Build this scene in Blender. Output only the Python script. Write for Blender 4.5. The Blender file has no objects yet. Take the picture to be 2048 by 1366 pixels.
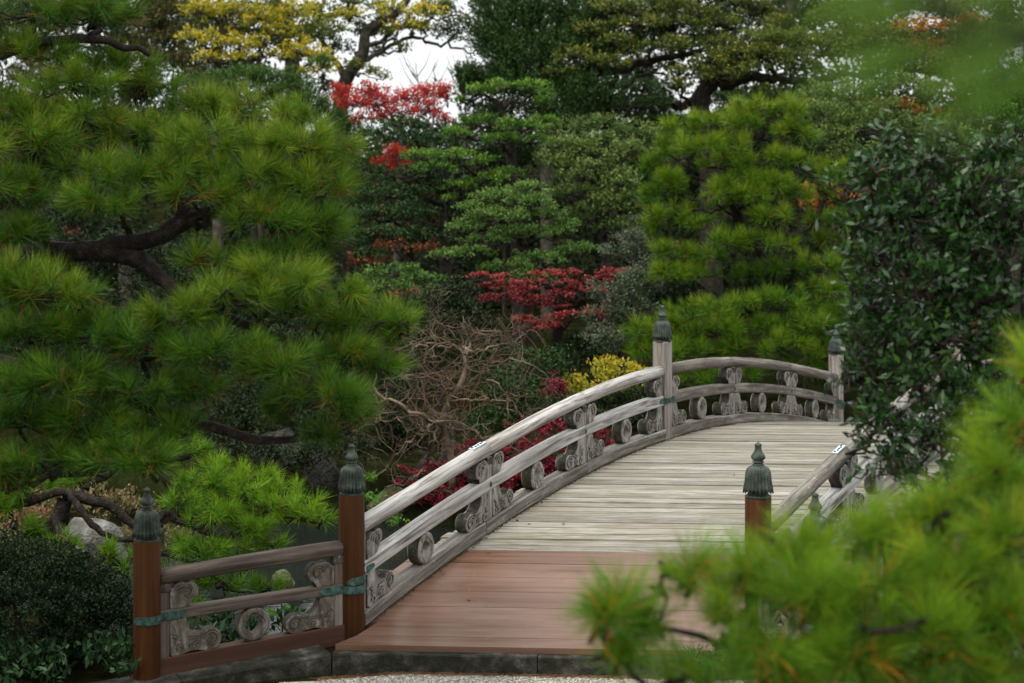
import bpy, bmesh, math, random
import numpy as np
from mathutils import Vector, Matrix

random.seed(7)
RNG = np.random.default_rng(11)
SC = bpy.context.scene
COL = SC.collection
PI = math.pi

# ------------------------------------------------------------------ camera
FPX, HOR, EYE = 3600.0, 367.0, 4.06           # focal length in photo pixels, horizon row, eye height
cam = bpy.data.cameras.new('camera')
cam_o = bpy.data.objects.new('camera', cam)
COL.objects.link(cam_o)
cam.sensor_width = 36.0
cam.lens = FPX / 2048 * 36
cam.shift_y = -(683 - HOR) / 2048
cam.clip_start = 0.1
cam.clip_end = 2000
cam_o.location = (0, 0, EYE)
cam_o.rotation_euler = (PI / 2, 0, 0)
cam.dof.use_dof = True
cam.dof.focus_distance = 17.8
cam.dof.aperture_fstop = 1.9
SC.camera = cam_o

# ------------------------------------------------------------------ light
SUN_EL, SUN_AZ = math.radians(58), math.radians(215)      # azimuth: where the sun stands, from +Y clockwise
world = bpy.data.worlds.new('World')
SC.world = world
world.use_nodes = True
wn, wl = world.node_tree.nodes, world.node_tree.links
bg = wn['Background']
sky = wn.new('ShaderNodeTexSky')
sky.sky_type = 'NISHITA'
sky.sun_disc = False
sky.sun_elevation = SUN_EL
sky.sun_rotation = SUN_AZ
sky.air_density = 1.0
sky.dust_density = 4.0
hs = wn.new('ShaderNodeMixRGB')               # overcast: the blue sky veiled by an even cloud layer
hs.blend_type = 'MIX'
hs.inputs['Fac'].default_value = 0.92
tcw = wn.new('ShaderNodeTexCoord'); spw = wn.new('ShaderNodeSeparateXYZ'); wl.new(tcw.outputs['Generated'], spw.inputs[0])
mrw = wn.new('ShaderNodeMapRange'); mrw.inputs['From Min'].default_value = 0.0; mrw.inputs['From Max'].default_value = 1.0
mrw.inputs['To Min'].default_value = 1.12; mrw.inputs['To Max'].default_value = 2.2     # thin overcast: the zenith is brighter than the horizon
wl.new(spw.outputs['Z'], mrw.inputs['Value'])
cw = wn.new('ShaderNodeVectorMath'); cw.operation = 'SCALE'; cw.inputs[0].default_value = (5.1, 5.25, 5.25)
wl.new(mrw.outputs['Result'], cw.inputs['Scale']); wl.new(cw.outputs['Vector'], hs.inputs['Color2'])
wl.new(sky.outputs['Color'], hs.inputs['Color1'])
wl.new(hs.outputs['Color'], bg.inputs['Color'])
bg.inputs['Strength'].default_value = 0.135
sun = bpy.data.lights.new('sun', 'SUN')
sun.energy = 1.5
sun.angle = math.radians(11)
sun.color = (1.0, 0.93, 0.80)
sun_o = bpy.data.objects.new('sun', sun)
COL.objects.link(sun_o)
sdir = Vector((math.sin(SUN_AZ) * math.cos(SUN_EL), math.cos(SUN_AZ) * math.cos(SUN_EL), math.sin(SUN_EL)))
sun_o.rotation_euler = sdir.to_track_quat('Z', 'Y').to_euler()
SC.view_settings.view_transform = 'Standard'
SC.view_settings.look = 'None'
SC.view_settings.exposure = 0.46
SC.view_settings.gamma = 1.0
SC.view_settings.use_curve_mapping = False
SC.cycles.max_bounces = 6
SC.cycles.diffuse_bounces = 3
SC.cycles.glossy_bounces = 3
SC.cycles.transmission_bounces = 3
SC.cycles.use_denoising = True

# ------------------------------------------------------------------ helpers
def at(x, y, Y):
    return np.array(((x - 1024) / FPX * Y, Y, EYE - (y - HOR) / FPX * Y))

def tag(o, label=None, cat=None, group=None, kind=None):
    if label: o['label'] = label
    if cat: o['category'] = cat
    if group: o['group'] = group
    if kind: o['kind'] = kind
    return o

def empty(name, loc, label=None, cat=None, group=None):
    o = bpy.data.objects.new(name, None)
    COL.objects.link(o)
    o.location = tuple(loc)
    return tag(o, label, cat, group)

def link(name, me, mats, parent=None):
    """link a mesh whose vertices are in world space; a child keeps world placement"""
    for m in (mats if isinstance(mats, (list, tuple)) else [mats]):
        me.materials.append(m)
    o = bpy.data.objects.new(name, me)
    COL.objects.link(o)
    if parent is not None:
        o.parent = parent
        root = parent
        off = Vector((0, 0, 0))
        while root is not None:
            off += root.location
            root = root.parent
        o.location = -off
    return o

def np_mesh(name, V, F, attr=None, smooth=False, matidx=None):
    """V (n,3); F (m,k) uniform polygons"""
    me = bpy.data.meshes.new(name)
    V = np.asarray(V, dtype=np.float32); F = np.asarray(F, dtype=np.int32)
    m, k = F.shape
    me.vertices.add(len(V)); me.vertices.foreach_set('co', V.ravel())
    me.loops.add(m * k); me.loops.foreach_set('vertex_index', F.ravel())
    me.polygons.add(m)
    me.polygons.foreach_set('loop_start', np.arange(0, m * k, k, dtype=np.int32))
    try: me.polygons.foreach_set('loop_total', np.full(m, k, dtype=np.int32))
    except Exception: pass
    if smooth: me.polygons.foreach_set('use_smooth', np.ones(m, dtype=bool))
    if matidx is not None: me.polygons.foreach_set('material_index', np.asarray(matidx, dtype=np.int32))
    me.update(calc_edges=True)
    if attr is not None:
        a = me.attributes.new('v', 'FLOAT', 'FACE')
        a.data.foreach_set('value', np.asarray(attr, dtype=np.float32))
    return me

def unit(a):
    return a / np.maximum(np.linalg.norm(a, axis=-1, keepdims=True), 1e-9)

def tubes(paths, K=6):
    """paths: list of (points (n,3), radii (n,)); returns V,F quads"""
    Vs, Fs, off = [], [], 0
    ang = np.linspace(0, 2 * PI, K, endpoint=False)
    ca, sa = np.cos(ang), np.sin(ang)
    for P, R in paths:
        P = np.asarray(P, float); n = len(P)
        if n < 2: continue
        R = np.broadcast_to(np.asarray(R, float), (n,))
        T = unit(np.gradient(P, axis=0))
        ref = np.array((0.3, 0.2, 1.0)) if abs(T[:, 2]).mean() < 0.8 else np.array((1.0, 0.25, 0.1))
        A = unit(np.cross(T, ref)); B = np.cross(T, A)
        ring = P[:, None, :] + R[:, None, None] * (ca[None, :, None] * A[:, None, :] + sa[None, :, None] * B[:, None, :])
        Vs.append(ring.reshape(-1, 3))
        i = np.arange(n - 1)[:, None] * K; j = np.arange(K)[None, :]; j2 = (j + 1) % K
        Fs.append((np.stack([i + j, i + j2, i + K + j2, i + K + j], -1) + off).reshape(-1, 4))
        off += n * K
    return np.concatenate(Vs), np.concatenate(Fs)

def smooth_path(pts, n=14, wob=0.0, rng=RNG):
    """Catmull-Rom resample plus wobble"""
    P = np.asarray(pts, float)
    if len(P) == 2:
        t = np.linspace(0, 1, n)[:, None]; Q = P[0] * (1 - t) + P[1] * t
    else:
        E = np.vstack([2 * P[0] - P[1], P, 2 * P[-1] - P[-2]])
        Q = []
        m = len(P) - 1
        for s in np.linspace(0, m - 1e-6, n):
            i = int(s); f = s - i
            p0, p1, p2, p3 = E[i], E[i + 1], E[i + 2], E[i + 3]
            Q.append(0.5 * ((2 * p1) + (-p0 + p2) * f + (2 * p0 - 5 * p1 + 4 * p2 - p3) * f * f + (-p0 + 3 * p1 - 3 * p2 + p3) * f ** 3))
        Q = np.array(Q)
    if wob:
        N = rng.normal(0, wob, (len(Q), 3)); N[0] = 0; N[-1] = 0
        Q = Q + N
    return Q

# ------------------------------------------------------------------ materials
def new_mat(name):
    m = bpy.data.materials.new(name); m.use_nodes = True
    return m, m.node_tree.nodes, m.node_tree.links, m.node_tree.nodes['Principled BSDF']

def ramp(nt, stops, interp='LINEAR'):
    r = nt.new('ShaderNodeValToRGB'); cr = r.color_ramp; cr.interpolation = interp
    while len(cr.elements) < len(stops): cr.elements.new(0.5)
    for e, (p, c) in zip(cr.elements, stops):
        e.position = p; e.color = (*c, 1)
    return r

def foliage_mat(name, stops, rough=0.55, trans=0.25, spec=0.25, gain=(1, 1, 1)):
    stops = [(p, tuple(min(0.8, c_ * g_) for c_, g_ in zip(c, gain))) for p, c in stops]
    m, N, L, b = new_mat(name)
    a = N.new('ShaderNodeAttribute'); a.attribute_name = 'v'
    r = ramp(N, stops); L.new(a.outputs['Fac'], r.inputs['Fac'])
    L.new(r.outputs['Color'], b.inputs['Base Color'])
    b.inputs['Roughness'].default_value = rough
    b.inputs['Specular IOR Level'].default_value = spec
    if trans:
        t = N.new('ShaderNodeBsdfTranslucent'); mx = N.new('ShaderNodeMixShader')
        mx.inputs[0].default_value = trans
        L.new(r.outputs['Color'], t.inputs['Color'])
        L.new(b.outputs[0], mx.inputs[1]); L.new(t.outputs[0], mx.inputs[2])
        L.new(mx.outputs[0], N['Material Output'].inputs['Surface'])
    return m

def wood_mat(name, stops, rot=0.0, along='X', scale=26.0, stretch=0.045, patch=None, patch_amt=0.5, patch_scale=2.0,
             rough=0.8, bump=0.35, var=0.25, spots=None, lo=0.33, hi=0.66, grain=False, gain=1.0):
    stops = [(p, tuple(c_ * gain for c_ in c)) for p, c in stops]
    m, N, L, b = new_mat(name)
    tc = N.new('ShaderNodeTexCoord')
    mr = N.new('ShaderNodeMapping'); mr.vector_type = 'TEXTURE'; mr.inputs['Rotation'].default_value = (0, 0, rot)
    if grain:
        ga = N.new('ShaderNodeAttribute'); ga.attribute_name = 'gr'; L.new(ga.outputs['Vector'], mr.inputs['Vector'])
        mr.inputs['Rotation'].default_value = (0, 0, 0)
    else:
        L.new(tc.outputs['Object'], mr.inputs['Vector'])
    mp = N.new('ShaderNodeMapping')
    s = [scale] * 3; s['XYZ'.index(along)] = scale * stretch
    mp.inputs['Scale'].default_value = s
    L.new(mr.outputs['Vector'], mp.inputs['Vector'])
    n1 = N.new('ShaderNodeTexNoise'); n1.inputs['Scale'].default_value = 1.0; n1.inputs['Detail'].default_value = 8; n1.inputs['Roughness'].default_value = 0.68
    n1.inputs['Distortion'].default_value = 0.6
    oi = N.new('ShaderNodeObjectInfo')
    ad = N.new('ShaderNodeVectorMath'); ad.operation = 'MULTIPLY_ADD'
    ad.inputs[1].default_value = (37, 53, 71)
    L.new(oi.outputs['Random'], ad.inputs[0]); L.new(mp.outputs['Vector'], ad.inputs[2])
    L.new(ad.outputs['Vector'], n1.inputs['Vector'])
    mrg = N.new('ShaderNodeMapRange'); mrg.inputs['From Min'].default_value = lo; mrg.inputs['From Max'].default_value = hi
    L.new(n1.outputs['Fac'], mrg.inputs['Value'])
    r = ramp(N, stops); L.new(mrg.outputs['Result'], r.inputs['Fac'])
    col = r.outputs['Color']
    if patch: patch = tuple(c_ * gain for c_ in patch)
    if patch:
        n2 = N.new('ShaderNodeTexNoise'); n2.inputs['Scale'].default_value = patch_scale; n2.inputs['Detail'].default_value = 6; n2.inputs['Roughness'].default_value = 0.65
        mp2 = N.new('ShaderNodeMapping'); s2 = [1.6] * 3; s2['XYZ'.index(along)] = 0.45
        mp2.inputs['Scale'].default_value = s2
        L.new(mr.outputs['Vector'], mp2.inputs['Vector']); L.new(mp2.outputs['Vector'], n2.inputs['Vector'])
        r2 = ramp(N, [(0.42, (0, 0, 0)), (0.62, (1, 1, 1))]); L.new(n2.outputs['Fac'], r2.inputs['Fac'])
        ml = N.new('ShaderNodeMath'); ml.operation = 'MULTIPLY'; ml.inputs[1].default_value = patch_amt
        L.new(r2.outputs['Color'], ml.inputs[0])
        mx = N.new('ShaderNodeMixRGB'); mx.inputs['Color2'].default_value = (*patch, 1)
        L.new(ml.outputs[0], mx.inputs['Fac']); L.new(col, mx.inputs['Color1']); col = mx.outputs['Color']
    if spots:
        n3 = N.new('ShaderNodeTexNoise'); n3.inputs['Scale'].default_value = 22; n3.inputs['Detail'].default_value = 5; n3.inputs['Roughness'].default_value = 0.7
        L.new(tc.outputs['Object'], n3.inputs['Vector'])
        r3 = ramp(N, [(0.6, (0, 0, 0)), (0.68, (1, 1, 1))]); L.new(n3.outputs['Fac'], r3.inputs['Fac'])
        mx3 = N.new('ShaderNodeMixRGB'); mx3.inputs['Color2'].default_value = (*spots, 1)
        m3 = N.new('ShaderNodeMath'); m3.operation = 'MULTIPLY'; m3.inputs[1].default_value = 0.6
        L.new(r3.outputs['Color'], m3.inputs[0])
        L.new(m3.outputs[0], mx3.inputs['Fac']); L.new(col, mx3.inputs['Color1']); col = mx3.outputs['Color']
    if var:
        mv = N.new('ShaderNodeMapRange'); mv.inputs['To Min'].default_value = 1 - var; mv.inputs['To Max'].default_value = 1 + var
        L.new(oi.outputs['Random'], mv.inputs['Value'])
        hv = N.new('ShaderNodeHueSaturation'); L.new(mv.outputs['Result'], hv.inputs['Value']); L.new(col, hv.inputs['Color']); col = hv.outputs['Color']
    L.new(col, b.inputs['Base Color'])
    b.inputs['Roughness'].default_value = rough
    b.inputs['Specular IOR Level'].default_value = 0.12 if 'brown_post' in name or 'beam' in name else 0.25
    bp = N.new('ShaderNodeBump'); bp.inputs['Strength'].default_value = bump; bp.inputs['Distance'].default_value = 0.01
    L.new(n1.outputs['Fac'], bp.inputs['Height']); L.new(bp.outputs['Normal'], b.inputs['Normal'])
    return m

def noise_mat(name, stops, scale=4.0, detail=8, rough=0.9, bump=0.5, dist=0.03, lo=0.3, hi=0.7, spec=0.2, fine=None, metallic=0.0):
    m, N, L, b = new_mat(name)
    tc = N.new('ShaderNodeTexCoord')
    n1 = N.new('ShaderNodeTexNoise'); n1.inputs['Scale'].default_value = scale; n1.inputs['Detail'].default_value = detail; n1.inputs['Roughness'].default_value = 0.65
    L.new(tc.outputs['Object'], n1.inputs['Vector'])
    mrg = N.new('ShaderNodeMapRange'); mrg.inputs['From Min'].default_value = lo; mrg.inputs['From Max'].default_value = hi
    L.new(n1.outputs['Fac'], mrg.inputs['Value'])
    r = ramp(N, stops); L.new(mrg.outputs['Result'], r.inputs['Fac'])
    L.new(r.outputs['Color'], b.inputs['Base Color'])
    b.inputs['Roughness'].default_value = rough; b.inputs['Specular IOR Level'].default_value = spec; b.inputs['Metallic'].default_value = metallic
    bp = N.new('ShaderNodeBump'); bp.inputs['Strength'].default_value = bump; bp.inputs['Distance'].default_value = dist
    if fine:
        n2 = N.new('ShaderNodeTexNoise'); n2.inputs['Scale'].default_value = fine; n2.inputs['Detail'].default_value = 4
        L.new(tc.outputs['Object'], n2.inputs['Vector'])
        mm = N.new('ShaderNodeMath'); mm.operation = 'ADD'; L.new(n1.outputs['Fac'], mm.inputs[0]); L.new(n2.outputs['Fac'], mm.inputs[1])
        L.new(mm.outputs[0], bp.inputs['Height'])
    else:
        L.new(n1.outputs['Fac'], bp.inputs['Height'])
    L.new(bp.outputs['Normal'], b.inputs['Normal'])
    return m

AX = math.atan2(1876, 3600)                # bridge axis, clockwise from +Y
ROT_R = PI / 2 - AX                        # direction of the rails as angle from +X
M = {}
M['deck_grey'] = wood_mat('weathered_deck', [(0.0, (0.08, 0.065, 0.046)), (0.25, (0.20, 0.18, 0.145)), (0.6, (0.285, 0.268, 0.232)), (1.0, (0.40, 0.39, 0.355))],
                          rot=-0.07, scale=34, stretch=0.07, patch=(0.17, 0.145, 0.095), patch_amt=0.55, patch_scale=2.2, var=0.22, bump=0.7, gain=1.00)
M['deck_brown'] = wood_mat('brown_deck', [(0.0, (0.105, 0.050, 0.030)), (0.5, (0.15, 0.077, 0.048)), (1.0, (0.205, 0.115, 0.078))],
                           rot=-0.07, scale=14, stretch=0.06, patch=(0.25, 0.155, 0.115), patch_amt=0.5, patch_scale=1.6, var=0.05, rough=0.36, bump=0.05, gain=0.9)
M['rail'] = wood_mat('silvered_rail', [(0.0, (0.07, 0.06, 0.055)), (0.25, (0.22, 0.20, 0.185)), (0.55, (0.44, 0.42, 0.40)), (1.0, (0.64, 0.63, 0.60))],
                     grain=True, rot=ROT_R, scale=24, stretch=0.05, patch=(0.24, 0.205, 0.18), patch_amt=0.55, patch_scale=1.6, var=0.08, bump=0.5, gain=1.00)
M['rail_dark'] = wood_mat('dark_rail_wood', [(0.0, (0.05, 0.04, 0.035)), (0.4, (0.14, 0.12, 0.10)), (0.75, (0.23, 0.21, 0.185)), (1.0, (0.36, 0.34, 0.31))],
                          grain=True, rot=ROT_R, scale=24, stretch=0.05, patch=(0.12, 0.10, 0.08), patch_amt=0.6, patch_scale=1.8, var=0.1, bump=0.5, spots=(0.4, 0.4, 0.37), gain=0.90)  # darker tone for the far top rails, right girder and piers
M['kerb_wood'] = wood_mat('kerb_beam_wood', [(0.0, (0.07, 0.06, 0.05)), (0.4, (0.20, 0.18, 0.155)), (0.75, (0.34, 0.32, 0.28)), (1.0, (0.5, 0.49, 0.45))],
                          grain=True, rot=ROT_R, scale=20, stretch=0.06, patch=(0.12, 0.10, 0.08), patch_amt=0.6, patch_scale=1.7, var=0.15, bump=0.5, spots=(0.5, 0.49, 0.46), gain=0.75)
M['wing_rail'] = wood_mat('brown_grey_rail', [(0.0, (0.06, 0.042, 0.035)), (0.4, (0.13, 0.095, 0.078)), (0.8, (0.22, 0.175, 0.145)), (1.0, (0.33, 0.285, 0.24))],
                          grain=True, rot=0.47, scale=26, stretch=0.05, patch=(0.11, 0.08, 0.065), patch_amt=0.5, var=0.1, bump=0.5, gain=0.80)
M['post_grey'] = wood_mat('grey_post_wood', [(0.0, (0.09, 0.065, 0.055)), (0.35, (0.20, 0.175, 0.155)), (0.7, (0.33, 0.31, 0.28)), (1.0, (0.48, 0.46, 0.43))],
                          along='Z', scale=26, stretch=0.05, patch=(0.21, 0.17, 0.14), patch_amt=0.5, var=0.08, bump=0.5, gain=0.95)
M['post_brown'] = wood_mat('brown_post_wood', [(0.0, (0.055, 0.019, 0.004)), (0.5, (0.10, 0.035, 0.008)), (1.0, (0.15, 0.056, 0.014))],
                           along='Z', scale=26, stretch=0.035, patch=(0.060, 0.024, 0.007), patch_amt=0.6, var=0.08, rough=0.6, bump=0.2, gain=0.55)
M['beam_brown'] = wood_mat('brown_beam_wood', [(0.0, (0.070, 0.033, 0.022)), (0.5, (0.095, 0.047, 0.032)), (1.0, (0.125, 0.066, 0.047))],
                           grain=True, rot=0.47, scale=14, stretch=0.05, var=0.05, rough=0.6, bump=0.08, gain=0.80)
M['carved'] = wood_mat('carved_wood', [(0.0, (0.07, 0.058, 0.048)), (0.3, (0.21, 0.19, 0.165)), (0.6, (0.37, 0.35, 0.315)), (1.0, (0.54, 0.53, 0.49))],
                       along='Z', scale=16, stretch=0.4, patch=(0.12, 0.10, 0.078), patch_amt=0.55, patch_scale=5, var=0.12, bump=0.6, spots=(0.5, 0.49, 0.46), gain=0.75)
M['carved_wing'] = wood_mat('carved_brown_shaded_wood', [(0.0, (0.045, 0.035, 0.026)), (0.3, (0.11, 0.092, 0.072)), (0.6, (0.19, 0.168, 0.138)), (1.0, (0.33, 0.30, 0.255))],
                       along='Z', scale=16, stretch=0.4, patch=(0.08, 0.062, 0.046), patch_amt=0.6, patch_scale=5, var=0.12, bump=0.6, spots=(0.40, 0.37, 0.31), gain=0.85)  # browner wing wood, its tone also lowered for the left pine's shade
M['carved_edge'] = wood_mat('carved_wood_dark_edge', [(0.0, (0.022, 0.019, 0.013)), (0.4, (0.055, 0.048, 0.036)), (0.8, (0.105, 0.095, 0.075)), (1.0, (0.22, 0.21, 0.18))],
                       along='Z', scale=14, stretch=0.5, patch=(0.05, 0.042, 0.028), patch_amt=0.5, patch_scale=5, var=0.12, bump=0.6, spots=(0.34, 0.33, 0.29), gain=0.90)  # darker brown tone for carved rims and baluster caps
M['groove'] = noise_mat('dirt_and_shade_groove', [(0, (0.015, 0.012, 0.01)), (1, (0.05, 0.042, 0.034))], scale=30, bump=0.1)  # dirt colour, also painted in for the weak shade of the recesses
M['bronze'] = noise_mat('green_bronze', [(0, (0.014, 0.019, 0.015)), (0.4, (0.035, 0.046, 0.037)), (0.75, (0.065, 0.085, 0.068)), (1, (0.13, 0.18, 0.15))], scale=14, rough=0.65, bump=0.15, dist=0.01, spec=0.5, metallic=0.25)
M['verdigris'] = noise_mat('verdigris_copper', [(0, (0.012, 0.02, 0.018)), (0.35, (0.03, 0.06, 0.052)), (0.7, (0.055, 0.115, 0.098)), (1, (0.12, 0.21, 0.185))], scale=16, rough=0.7, bump=0.3, dist=0.01, spec=0.3)
M['plate'] = noise_mat('pale_metal_plate', [(0, (0.42, 0.52, 0.58)), (1, (0.62, 0.70, 0.74))], scale=12, rough=0.5, bump=0.05)
M['black_iron'] = noise_mat('black_iron', [(0, (0.01, 0.01, 0.01)), (1, (0.025, 0.025, 0.025))], scale=20, rough=0.6, bump=0.1)
M['stone'] = noise_mat('dark_kerbstone', [(0, (0.010, 0.012, 0.006)), (0.45, (0.032, 0.031, 0.024)), (0.75, (0.075, 0.072, 0.06)), (1, (0.17, 0.165, 0.145))], scale=5.5, rough=0.95, bump=0.7, dist=0.02, fine=60)
M['rock'] = noise_mat('garden_rock', [(0, (0.010, 0.010, 0.008)), (0.5, (0.030, 0.030, 0.025)), (1, (0.11, 0.105, 0.095))], scale=2.6, rough=0.95, bump=1.0, dist=0.08, fine=25)
M['rock_pale'] = noise_mat('pale_boulder', [(0, (0.05, 0.048, 0.042)), (0.5, (0.15, 0.145, 0.13)), (1, (0.34, 0.33, 0.31))], scale=3.5, rough=0.95, bump=1.0, dist=0.08, fine=25)
M['rock_moss'] = noise_mat('mossy_rock', [(0, (0.03, 0.04, 0.015)), (0.5, (0.10, 0.11, 0.05)), (1, (0.24, 0.22, 0.16))], scale=4, rough=0.95, bump=1.0, dist=0.06, fine=25)
M['bark_pine'] = noise_mat('pine_bark', [(0, (0.008, 0.007, 0.006)), (0.6, (0.028, 0.021, 0.017)), (1, (0.075, 0.055, 0.045))], scale=14, rough=0.95, bump=1.0, dist=0.04, fine=50)
M['bark_grey'] = noise_mat('grey_bark', [(0, (0.03, 0.027, 0.022)), (0.6, (0.085, 0.075, 0.06)), (1, (0.19, 0.17, 0.14))], scale=8, rough=0.95, bump=0.8, dist=0.04, fine=40)
M['bark_dark'] = noise_mat('dark_bark', [(0, (0.012, 0.010, 0.008)), (0.6, (0.035, 0.028, 0.022)), (1, (0.08, 0.065, 0.05))], scale=8, rough=0.95, bump=0.8, dist=0.04, fine=40)
M['bark_bare'] = noise_mat('pale_brown_bark', [(0, (0.035, 0.024, 0.016)), (0.5, (0.11, 0.078, 0.052)), (1, (0.27, 0.21, 0.155))], scale=4, rough=0.85, bump=0.5, dist=0.02)
M['bark_rust'] = noise_mat('rust_brown_twig', [(0, (0.05, 0.025, 0.017)), (1, (0.14, 0.075, 0.05))], scale=8, rough=0.9, bump=0.5)
M['soil'] = noise_mat('damp_soil', [(0, (0.004, 0.006, 0.002)), (0.5, (0.012, 0.013, 0.005)), (0.8, (0.017, 0.022, 0.007)), (1, (0.035, 0.025, 0.013))], scale=2.2, rough=1.0, bump=1.0, dist=0.05, fine=18, spec=0.0)
M['leaf_litter'] = noise_mat('leaf_litter', [(0, (0.05, 0.03, 0.018)), (0.5, (0.11, 0.075, 0.035)), (1, (0.19, 0.11, 0.06))], scale=9, rough=1.0, bump=1.0, dist=0.05, fine=40)
M['wall'] = noise_mat('pale_plaster', [(0, (0.62, 0.62, 0.58)), (1, (0.78, 0.78, 0.75))], scale=1.5, rough=0.9, bump=0.05)
M['tile'] = noise_mat('grey_roof_tile', [(0, (0.05, 0.05, 0.055)), (1, (0.13, 0.13, 0.135))], scale=3, rough=0.7, bump=0.2)

# gravel: pale grains
def gravel_mat():
    m, N, L, b = new_mat('pale_gravel')
    tc = N.new('ShaderNodeTexCoord')
    v = N.new('ShaderNodeTexVoronoi'); v.inputs['Scale'].default_value = 62
    L.new(tc.outputs['Object'], v.inputs['Vector'])
    r = ramp(N, [(0, (0.20, 0.18, 0.14)), (0.3, (0.42, 0.40, 0.33)), (0.7, (0.58, 0.56, 0.48)), (1, (0.75, 0.73, 0.66))])
    sp = N.new('ShaderNodeSeparateColor'); L.new(v.outputs['Color'], sp.inputs['Color']); L.new(sp.outputs[0], r.inputs['Fac'])
    L.new(r.outputs['Color'], b.inputs['Base Color']); b.inputs['Roughness'].default_value = 0.9
    bp = N.new('ShaderNodeBump'); bp.inputs['Strength'].default_value = 1.0; bp.inputs['Distance'].default_value = 0.02; bp.invert = True
    L.new(v.outputs['Distance'], bp.inputs['Height']); L.new(bp.outputs['Normal'], b.inputs['Normal'])
    return m
M['gravel'] = gravel_mat()

def water_mat():
    m, N, L, b = new_mat('pond_water')
    tc = N.new('ShaderNodeTexCoord'); mp = N.new('ShaderNodeMapping'); mp.inputs['Scale'].default_value = (1.6, 5.0, 1)
    L.new(tc.outputs['Object'], mp.inputs['Vector'])
    n = N.new('ShaderNodeTexNoise'); n.inputs['Scale'].default_value = 1.6; n.inputs['Detail'].default_value = 4
    L.new(mp.outputs['Vector'], n.inputs['Vector'])
    bp = N.new('ShaderNodeBump'); bp.inputs['Strength'].default_value = 0.10; bp.inputs['Distance'].default_value = 0.04
    L.new(n.outputs['Fac'], bp.inputs['Height']); L.new(bp.outputs['Normal'], b.inputs['Normal'])
    b.inputs['Base Color'].default_value = (0.012, 0.016, 0.013, 1)
    b.inputs['Roughness'].default_value = 0.06; b.inputs['IOR'].default_value = 1.33; b.inputs['Specular IOR Level'].default_value = 0.7
    return m
M['water'] = water_mat()

G = {}
G['pine_near'] = foliage_mat('pine_needles_near', [(0, (0.013, 0.048, 0.010)), (0.45, (0.038, 0.115, 0.014)), (0.78, (0.095, 0.20, 0.02)), (0.92, (0.17, 0.24, 0.028)), (0.94, (0.26, 0.13, 0.02)), (1, (0.20, 0.09, 0.02))], rough=0.5, trans=0.4, spec=0.15, gain=(2.25, 1.75, 0.9))
G['pine_left'] = foliage_mat('pine_needles_left', [(0, (0.007, 0.030, 0.007)), (0.4, (0.022, 0.080, 0.011)), (0.72, (0.072, 0.165, 0.018)), (0.93, (0.17, 0.24, 0.028)), (0.955, (0.20, 0.12, 0.02)), (1, (0.16, 0.07, 0.018))], rough=0.45, trans=0.2, spec=0.18, gain=(1.5, 1.25, 0.7))
G['pine_low'] = foliage_mat('pine_needles_low', [(0, (0.022, 0.075, 0.010)), (0.45, (0.07, 0.19, 0.018)), (0.85, (0.16, 0.33, 0.025)), (0.95, (0.27, 0.38, 0.035)), (1, (0.22, 0.13, 0.03))], rough=0.45, trans=0.25, spec=0.18, gain=(1.35, 1.15, 0.7))
G['pine_far'] = foliage_mat('pine_needles_far', [(0, (0.014, 0.052, 0.010)), (0.45, (0.042, 0.125, 0.014)), (0.8, (0.11, 0.205, 0.02)), (0.95, (0.21, 0.26, 0.025)), (1, (0.15, 0.10, 0.02))], rough=0.45, trans=0.2, spec=0.18, gain=(1.55, 1.3, 0.65))
G['yellow'] = foliage_mat('yellow_autumn_leaves', [(0, (0.14, 0.17, 0.02)), (0.4, (0.34, 0.34, 0.03)), (0.8, (0.62, 0.50, 0.04)), (1, (0.68, 0.38, 0.03))], trans=0.4)
G['camphor'] = foliage_mat('yellow_green_leaves', [(0, (0.02, 0.045, 0.012)), (0.5, (0.09, 0.13, 0.03)), (0.8, (0.22, 0.24, 0.04)), (1, (0.42, 0.34, 0.05))], trans=0.3)
G['camphor_green'] = foliage_mat('dark_camphor_leaves', [(0, (0.012, 0.03, 0.01)), (0.6, (0.045, 0.08, 0.025)), (1, (0.14, 0.17, 0.05))], trans=0.25)
G['red'] = foliage_mat('scarlet_leaves', [(0, (0.18, 0.010, 0.010)), (0.5, (0.42, 0.025, 0.024)), (1, (0.66, 0.08, 0.05))], trans=0.4)
G['maple'] = foliage_mat('red_maple_leaves', [(0, (0.085, 0.010, 0.012)), (0.5, (0.25, 0.028, 0.028)), (0.85, (0.46, 0.06, 0.05)), (1, (0.52, 0.15, 0.09))], trans=0.35, gain=(0.85, 1.0, 1.1))
G['crimson'] = foliage_mat('crimson_maple_leaves', [(0, (0.04, 0.005, 0.009)), (0.6, (0.14, 0.011, 0.026)), (1, (0.30, 0.025, 0.05))], trans=0.3, gain=(1.5, 1.4, 1.3))
G['orange'] = foliage_mat('orange_maple_leaves', [(0, (0.12, 0.03, 0.012)), (0.5, (0.30, 0.085, 0.022)), (1, (0.50, 0.26, 0.03))], trans=0.35)
G['rust'] = foliage_mat('rusty_leaves', [(0, (0.05, 0.018, 0.01)), (0.5, (0.16, 0.05, 0.02)), (1, (0.30, 0.12, 0.04))], trans=0.3)
G['juniper'] = foliage_mat('juniper_sprays', [(0, (0.012, 0.035, 0.012)), (0.6, (0.035, 0.08, 0.025)), (1, (0.085, 0.145, 0.04))], trans=0.12, gain=(1.3, 1.3, 0.7))
G['juniper_dark'] = foliage_mat('dark_juniper_sprays', [(0, (0.010, 0.030, 0.012)), (0.6, (0.025, 0.062, 0.024)), (1, (0.055, 0.105, 0.04))], trans=0.12, gain=(1.5, 1.4, 0.7))
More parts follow.
